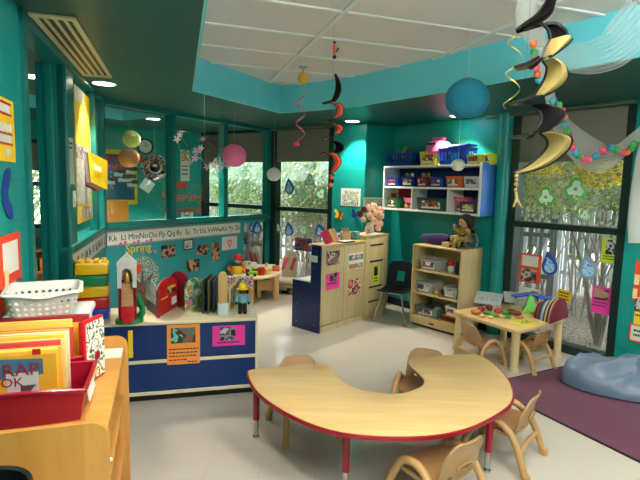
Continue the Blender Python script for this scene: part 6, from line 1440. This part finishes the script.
# signs on the front of the blue cabinet
card('cabinet_sign', 'orange sign with a photo and handwriting on the blue cabinet front', 'sign', WC, (167, 324.5, 200, 364), ORNG, [(.12, .08, .86, .46, photo(180, (60, 120, 110), (160, 80, 50), (40, 50, 50), (120, 190, 180)))], [(.06, .6, .95, .625), (.06, .69, .93, .715), (.06, .78, .9, .805), (.06, .87, .6, .895), (.62, .93, .9, .955)], y=-.013)
card('cabinet_sign', 'magenta sign with a dark photo on the blue cabinet front', 'sign', WC, (212.5, 325.5, 245, 345.5), PINKP, [(.22, .06, .7, .72, photo(181, (30, 26, 36), (140, 130, 140), (70, 70, 100), (190, 190, 190)))], [(.15, .8, .85, .86)], y=-.004)
u0_, _ = WC.uz(129, 350); t_ = MB(); t_.box((0, 0, .0), (.03, .004, .2)); o = t_.build('tape_strip', YELP, None, WC.pt(u0_+.012, .45, -.003), WC.rz, 0); tag(o, 'yellow tape strip at the left end of the blue cabinet front', 'tape')

# ------------------------------------------------------------------ curved wooden table with toys by the partition
CTZ = .385
kp = [(226, 272), (233, 275.5), (243, 277.5), (256, 278), (268, 276.5), (277, 274.5), (281.5, 272), (280, 269), (272, 267), (262, 265.5), (246, 265), (232, 267)]
def front_of(v, k=-.03):
    q = (v-WP.o).dot(WP.y); return v if q < k else v-WP.y*(q-k)
kw = [front_of(P(x, y, CTZ)) for x, y in kp]; cx = sum(v.x for v in kw)/len(kw); cy = sum(v.y for v in kw)/len(kw)
CT = thing('curved_table', 'curved pale wood toddler table with toys beside the partition wall', 'table', (cx, cy, 0))
poly = chaikin([(v.x-cx, v.y-cy) for v in kw], 2)
if sum(a[0]*b_[1]-b_[0]*a[1] for a, b_ in zip(poly, poly[1:]+poly[:1])) < 0: poly = poly[::-1]
PINE = wood('pine', (210, 164, 106), (226, 184, 128), .45)
b = MB(); b.prism(poly, CTZ-.03, CTZ, .005); b.build('tabletop', wood('pale_top', (216, 196, 160), (230, 212, 178), .35, 'x'), CT)
for px, py in ((277, 300.5), (250.5, 304.5), (232, 303), (270, 291), (236, 293)):
    v = front_of(P(px, py, 0), -.1); b = MB(); k = Vector((v.x-cx, v.y-cy)); k *= .95; b.box((k.x, k.y, (CTZ-.03)/2), (.065, .06, CTZ-.03), .008); b.build('leg', PINE, CT)
v = P(265, 298, 0); t = thing('wooden_chair', 'small plywood chair tucked under the curved toddler table', 'chair', (v.x, v.y+.1, 0), .25)
b = MB(); b.surf(lambda u, v_: Vector(((u-.5)*.28, -.12, .02+.3*v_)), 20, 16, .014, keep=lambda u, v_: not (.3 < u < .7 and .8 < v_ < .9) and not (.22 < u < .78 and v_ < .3)); b.build('backrest', PINE, t)
b = MB(); b.span(-.13, .13, -.12, .12, .16, .175, .003); b.build('seat', PINE, t)
for sx in (-1, 1): b = MB(); b.span(sx*.13-.007, sx*.13+.007, -.12, .13, 0, .17, .003); b.build('leg', PINE, t)
def onT(px, py): return front_of(P(px, py, CTZ), -.13)
# red hatted plush, doll, cloth, trucks
v = onT(229.5, 272.5); t = thing('plush_figure', 'colourful plush figure with a red hat sitting on the curved table', 'toy', (v.x, v.y+.02, CTZ), .2); t.scale = (.8, .8, .85)
b = MB(); b.lathe([(0, 0), (.1, 0), (.115, .06), (.09, .13), (.05, .16), (0, .165)], 20); b.build('body', mat('plush_yellow', (236, 196, 40), .9), t)
for sx in (-1, 1): b = MB(); b.tube(spline([(sx*.09, -.02, .13), (sx*.14, -.055, .085), (sx*.1, -.12, .045)], 4), .03, 8); b.build('sleeve', mat('plush_orange', (226, 120, 40), .9), t)
b = MB(); b.lathe([(0, .12), (.085, .12), (.09, .15), (.06, .17), (0, .175)], 18); b.build('collar', mat('plush_green', (30, 130, 80), .9), t)
b = MB(); b.ball((.02, -.01, .22), .06); b.ball((.02, -.07, .21), .014); b.build('head', mat('plush_skin', (226, 190, 160), .8), t)
b = MB(); b.lathe([(.1, .235), (.1, .245), (.075, .25), (.065, .29), (.03, .315), (0, .32)], 20, (.01, 0, 0)); b.build('hat', RED, t)
v = onT(243.5, 273.5); t = thing('doll', 'small dark haired doll in white sitting on the curved table', 'doll', (v.x, v.y+.02, CTZ), .5)
b = MB(); b.lathe([(0, 0), (.06, 0), (.055, .06), (.035, .1), (0, .11)], 16); b.tube([(.03, 0, .085), (.1, -.02, .05)], .016, 8); b.tube([(.02, -.03, .02), (.09, -.08, .02)], .02, 8); b.build('clothes', WHITE, t)
b = MB(); b.ball((-.01, -.01, .15), .042); b.build('head', SKIN, t); b = MB(); b.ball((-.012, .004, .162), .047, (1, 1, .9)); b.build('hair', HAIR, t)
v = onT(240, 277.5); t = thing('patterned_cloth', 'brown and white patterned cloth hanging over the edge of the curved table', 'cloth', (v.x, v.y, CTZ), .08)
def clo(u, v_):
    w = (u-.5)*.34; s = v_*.22; 
    if s < .1: y, z = .06-s, .006+.004*math.sin(u*19)
    else: y, z = -.045-.012*math.sin(u*23), .0-(s-.1)*(1+.25*math.sin(u*9))
    return Vector((w, y+.0, z+.004))
b = MB(); b.surf(clo, 40, 16, .004); b.build('cloth', patches('giraffe_print', [(92, 54, 50), (224, 206, 200), (110, 66, 60), (230, 216, 210), (80, 46, 46)], 26, 11, .9), t, smooth=60)
def truck(label, px, py, c1, c2, rz=.2):
    v = onT(px, py); t = thing('toy_truck', label, 'toy', (v.x, v.y, CTZ), rz, 'toy vehicles on the curved table')
    b = MB(); b.box((.02, 0, .045), (.13, .07, .04), .008); b.build('body', c1, t); b = MB(); b.box((-.045, 0, .06), (.05, .065, .07), .012); b.build('cab', c2, t)
    for sx in (-.045, .05):
        for sy in (-1, 1): b = MB(); b.cyl((sx, sy*.028, .02), (sx, sy*.042, .02), .02); b.build('wheel', BLACK, t)
truck('black and yellow toy truck on the curved table', 251, 276, LGRN, BLACK); truck('lime green toy truck behind the black one on the curved table', 256.5, 274, BLACK, LGRN, -.2)
def simple(name, label, px, py, m, f, cat='toy'):
    v = onT(px, py); b = MB(); f(b); o = b.build(name, m, None, (v.x, v.y, CTZ), .2); return tag(o, label, cat)
simple('toy_cup', 'red toy cup on the curved table', 261, 275, RED, lambda b: b.lathe([(0, 0), (.045, 0), (.05, .1), (.042, .1), (.038, .01), (0, .01)], 18))
simple('toy_bottle', 'tan toy bottle shape on the curved table', 266.5, 274, mat('toy_tan', (226, 190, 120), .6), lambda b: b.lathe([(0, 0), (.05, 0), (.05, .07), (.02, .1), (.018, .15), (0, .15)], 16))
simple('toy_block', 'orange toy block at the right end of the curved table', 276, 271, ORA, lambda b: b.box((0, 0, .04), (.1, .07, .08), .012))
simple('toy_train', 'long white toy train on the curved table', 254, 267.5, WHITE, lambda b: (b.box((0, 0, .03), (.4, .07, .06), .012), b.box((-.12, 0, .07), (.09, .06, .05), .01)))
# cream play stroller by the far window
v = P(287, 292, 0); t = thing('doll_stroller', 'cream toy high seat with pink fabric straps beside the far window', 'toy', (v.x, v.y, 0), -.25)
CRE = mat('cream_plastic', (228, 214, 184), .4)
b = MB(); b.wallprism([(-.1, .1), (.12, .1), (.16, .52), (.11, .62), (.0, .64), (-.08, .5)], 0, .05, .008); b.box((.02, -.1, .2), (.26, .26, .06), .02); b.build('body', CRE, t)
b = MB(); b.box((-.03, -.03, .44), (.05, .03, .2), .01, rot=(0, .35, 0)); b.box((.1, -.03, .44), (.05, .03, .2), .01, rot=(0, .35, 0)); b.build('strap', mat('strap_pink', (236, 86, 110), .8), t)
b = MB(); b.box((.02, 0, .09), (.24, .2, .1), .01); b.build('base', CRE, t)
for sx in (-1, 1):
    for sy in (-1, 1): b = MB(); b.cyl((.02+sx*.1, sy*.12-.02, .04), (.02+sx*.1, sy*.14-.02, .04), .04); b.build('wheel', STEEL, t)

# ------------------------------------------------------------------ things on the small play table
def onP(px, py): return P(px, py, PZ)
# toy food
FD = [((476, 313), (190, 120, 60), .035, (1.5, 1, .8), 'tan toy bread'), ((481, 310), (170, 40, 60), .035, (1.2, 1, .8), 'dark red toy berry'), ((489, 308.5), (120, 20, 50), .036, (1.3, 1, .8), 'maroon toy beet'), ((487, 313), (60, 150, 60), .034, (1.5, 1, .6), 'green toy lettuce'), ((498, 312.5), (190, 50, 70), .036, (1.2, 1, .8), 'pink red toy steak'), ((494, 315), (90, 170, 60), .03, (1.5, 1, .6), 'light green toy leaf'), ((505, 313), (60, 160, 60), .034, (1.4, 1, .7), 'green toy pepper'), ((501, 316), (220, 190, 120), .026, (1.6, 1, .6), 'cream toy bread slice'), ((511, 312.5), (110, 60, 40), .036, (1.5, 1, .7), 'brown toy sausage'), ((517, 314), (130, 80, 50), .034, (1.3, 1, .7), 'brown toy bun'), ((508, 317), (70, 150, 60), .028, (1.3, 1, .6), 'green toy bean'), ((482, 315.5), (214, 170, 100), .026, (1.5, 1, .6), 'pale tan toy cracker'), ((490, 317), (226, 200, 140), .024, (1.5, 1, .6), 'cream toy cracker'), ((520, 317), (170, 110, 60), .024, (1.4, 1, .6), 'ochre toy nugget')]
for i, ((px, py), c, r, s, la) in enumerate(FD):
    v = onP(px, py+1.5); b = MB(); b.ball((0, 0, r*s[2]), r, s, 14); b.ball((r*.5, r*.3, r*s[2]*1.3), r*.5, (1, 1, .7), 10)
    o = b.build('toy_food', mat('food_%d' % i, c, .6, bump=.5, noise_scale=60), None, (v.x, v.y, PZ), i*.7); tag(o, la+' in the pile on the small play table', 'toy food', 'toy food on the small play table')
v = onP(523, 323); t = thing('picture_card', 'lime and yellow picture card lying at the front of the small play table', 'card', (v.x, v.y, PZ), .5)
b = MB(); b.box((0, 0, .003), (.24, .15, .006), .001); b.build('card', mat('card_lime', (220, 222, 60), .5), t); b = MB(); b.box((.02, .0, .0068), (.14, .09, .001)); b.build('print', photo(190, (190, 90, 50), (230, 220, 80), (120, 140, 60), (240, 230, 150)), t, smooth=0)
v = onP(488, 303); t = thing('ring_binder', 'white and pale blue folder leaning by the back edge of the small play table', 'folder', (v.x+.02, v.y+.05, PZ), -.5)
b = MB(); b.box((0, 0, .04), (.28, .2, .012), .002, rot=(.5, 0, 0)); b.build('cover', mat('folder_white', (222, 226, 228), .4), t); b = MB(); b.box((0, -.0035, .0475), (.2, .1, .002), rot=(.5, 0, 0)); b.build('print', patches('folder_print', [(180, 200, 210), (222, 226, 228), (200, 212, 216)], 20, 3), t, smooth=0)
v = onP(530, 311); t = thing('balance_scale', 'toy balance scale with a blue beam and green foot on the small play table', 'toy', (v.x, v.y, PZ), -.35)
b = MB(); b.lathe([(0, 0), (.1, 0), (.1, .012), (.065, .06), (.04, .13), (.025, .17), (0, .175)], 4, T=Matrix.Rotation(.8, 4, 'Z')); b.build('foot', mat('scale_green', (90, 200, 50), .4), t, smooth=0)
b = MB(); b.tube(spline([(-.16, 0, .135), (-.06, 0, .165), (0, 0, .172), (.06, 0, .165), (.16, 0, .14)], 4), .022, 8); b.box((-.13, 0, .15), (.12, .09, .02), .008); b.box((.13, 0, .152), (.12, .09, .02), .008); b.build('beam', mat('scale_blue', (20, 96, 190), .4), t)
b = MB(); tub(b, .13, .11, .09, .8, .03); b.bm.transform(Matrix.Translation((-.2, .03, .07))); b.build('pan', CLEAR, t)
# fan of rainbow arches
v = onP(549, 318); ZA_ = 1.2
t = thing('arch_stack', 'set of nested semicircular felt arches in dark stripes on the small play table', 'toy', (v.x, v.y, PZ), -.25)
AR = [(170, 60, 70), (40, 30, 40), (150, 60, 60), (36, 40, 40), (70, 120, 170), (190, 190, 180), (60, 60, 90), (200, 190, 110), (50, 40, 40), (190, 140, 130), (120, 40, 60)]
for k, c in enumerate(AR):
    x = -.13+.026*k; R_ = .115+.07*(k/10)**.7
    b = MB(); b.wallprism([(R_*math.cos(a), R_*1.15*math.sin(a)) for a in [PI*i/18 for i in range(19)]], -.008, .008, .002); b.bm.transform(Matrix.Translation((x*.55, -x*.5, 0)) @ Matrix.Rotation(.95, 4, 'Z') ); o = b.build('arch', mat('arch_%d' % k, c, .9), t)
t['label'] = 'row of striped semicircular felt arches standing on the small play table'
scene.view_settings.view_transform = 'Standard'; scene.view_settings.look = 'None'; scene.view_settings.gamma = 1; scene.view_settings.exposure = EXPO
scene.view_settings.use_curve_mapping = False
scene.cycles.max_bounces = 8; scene.cycles.diffuse_bounces = 5; scene.cycles.transparent_max_bounces = 24; scene.cycles.sample_clamp_indirect = 6
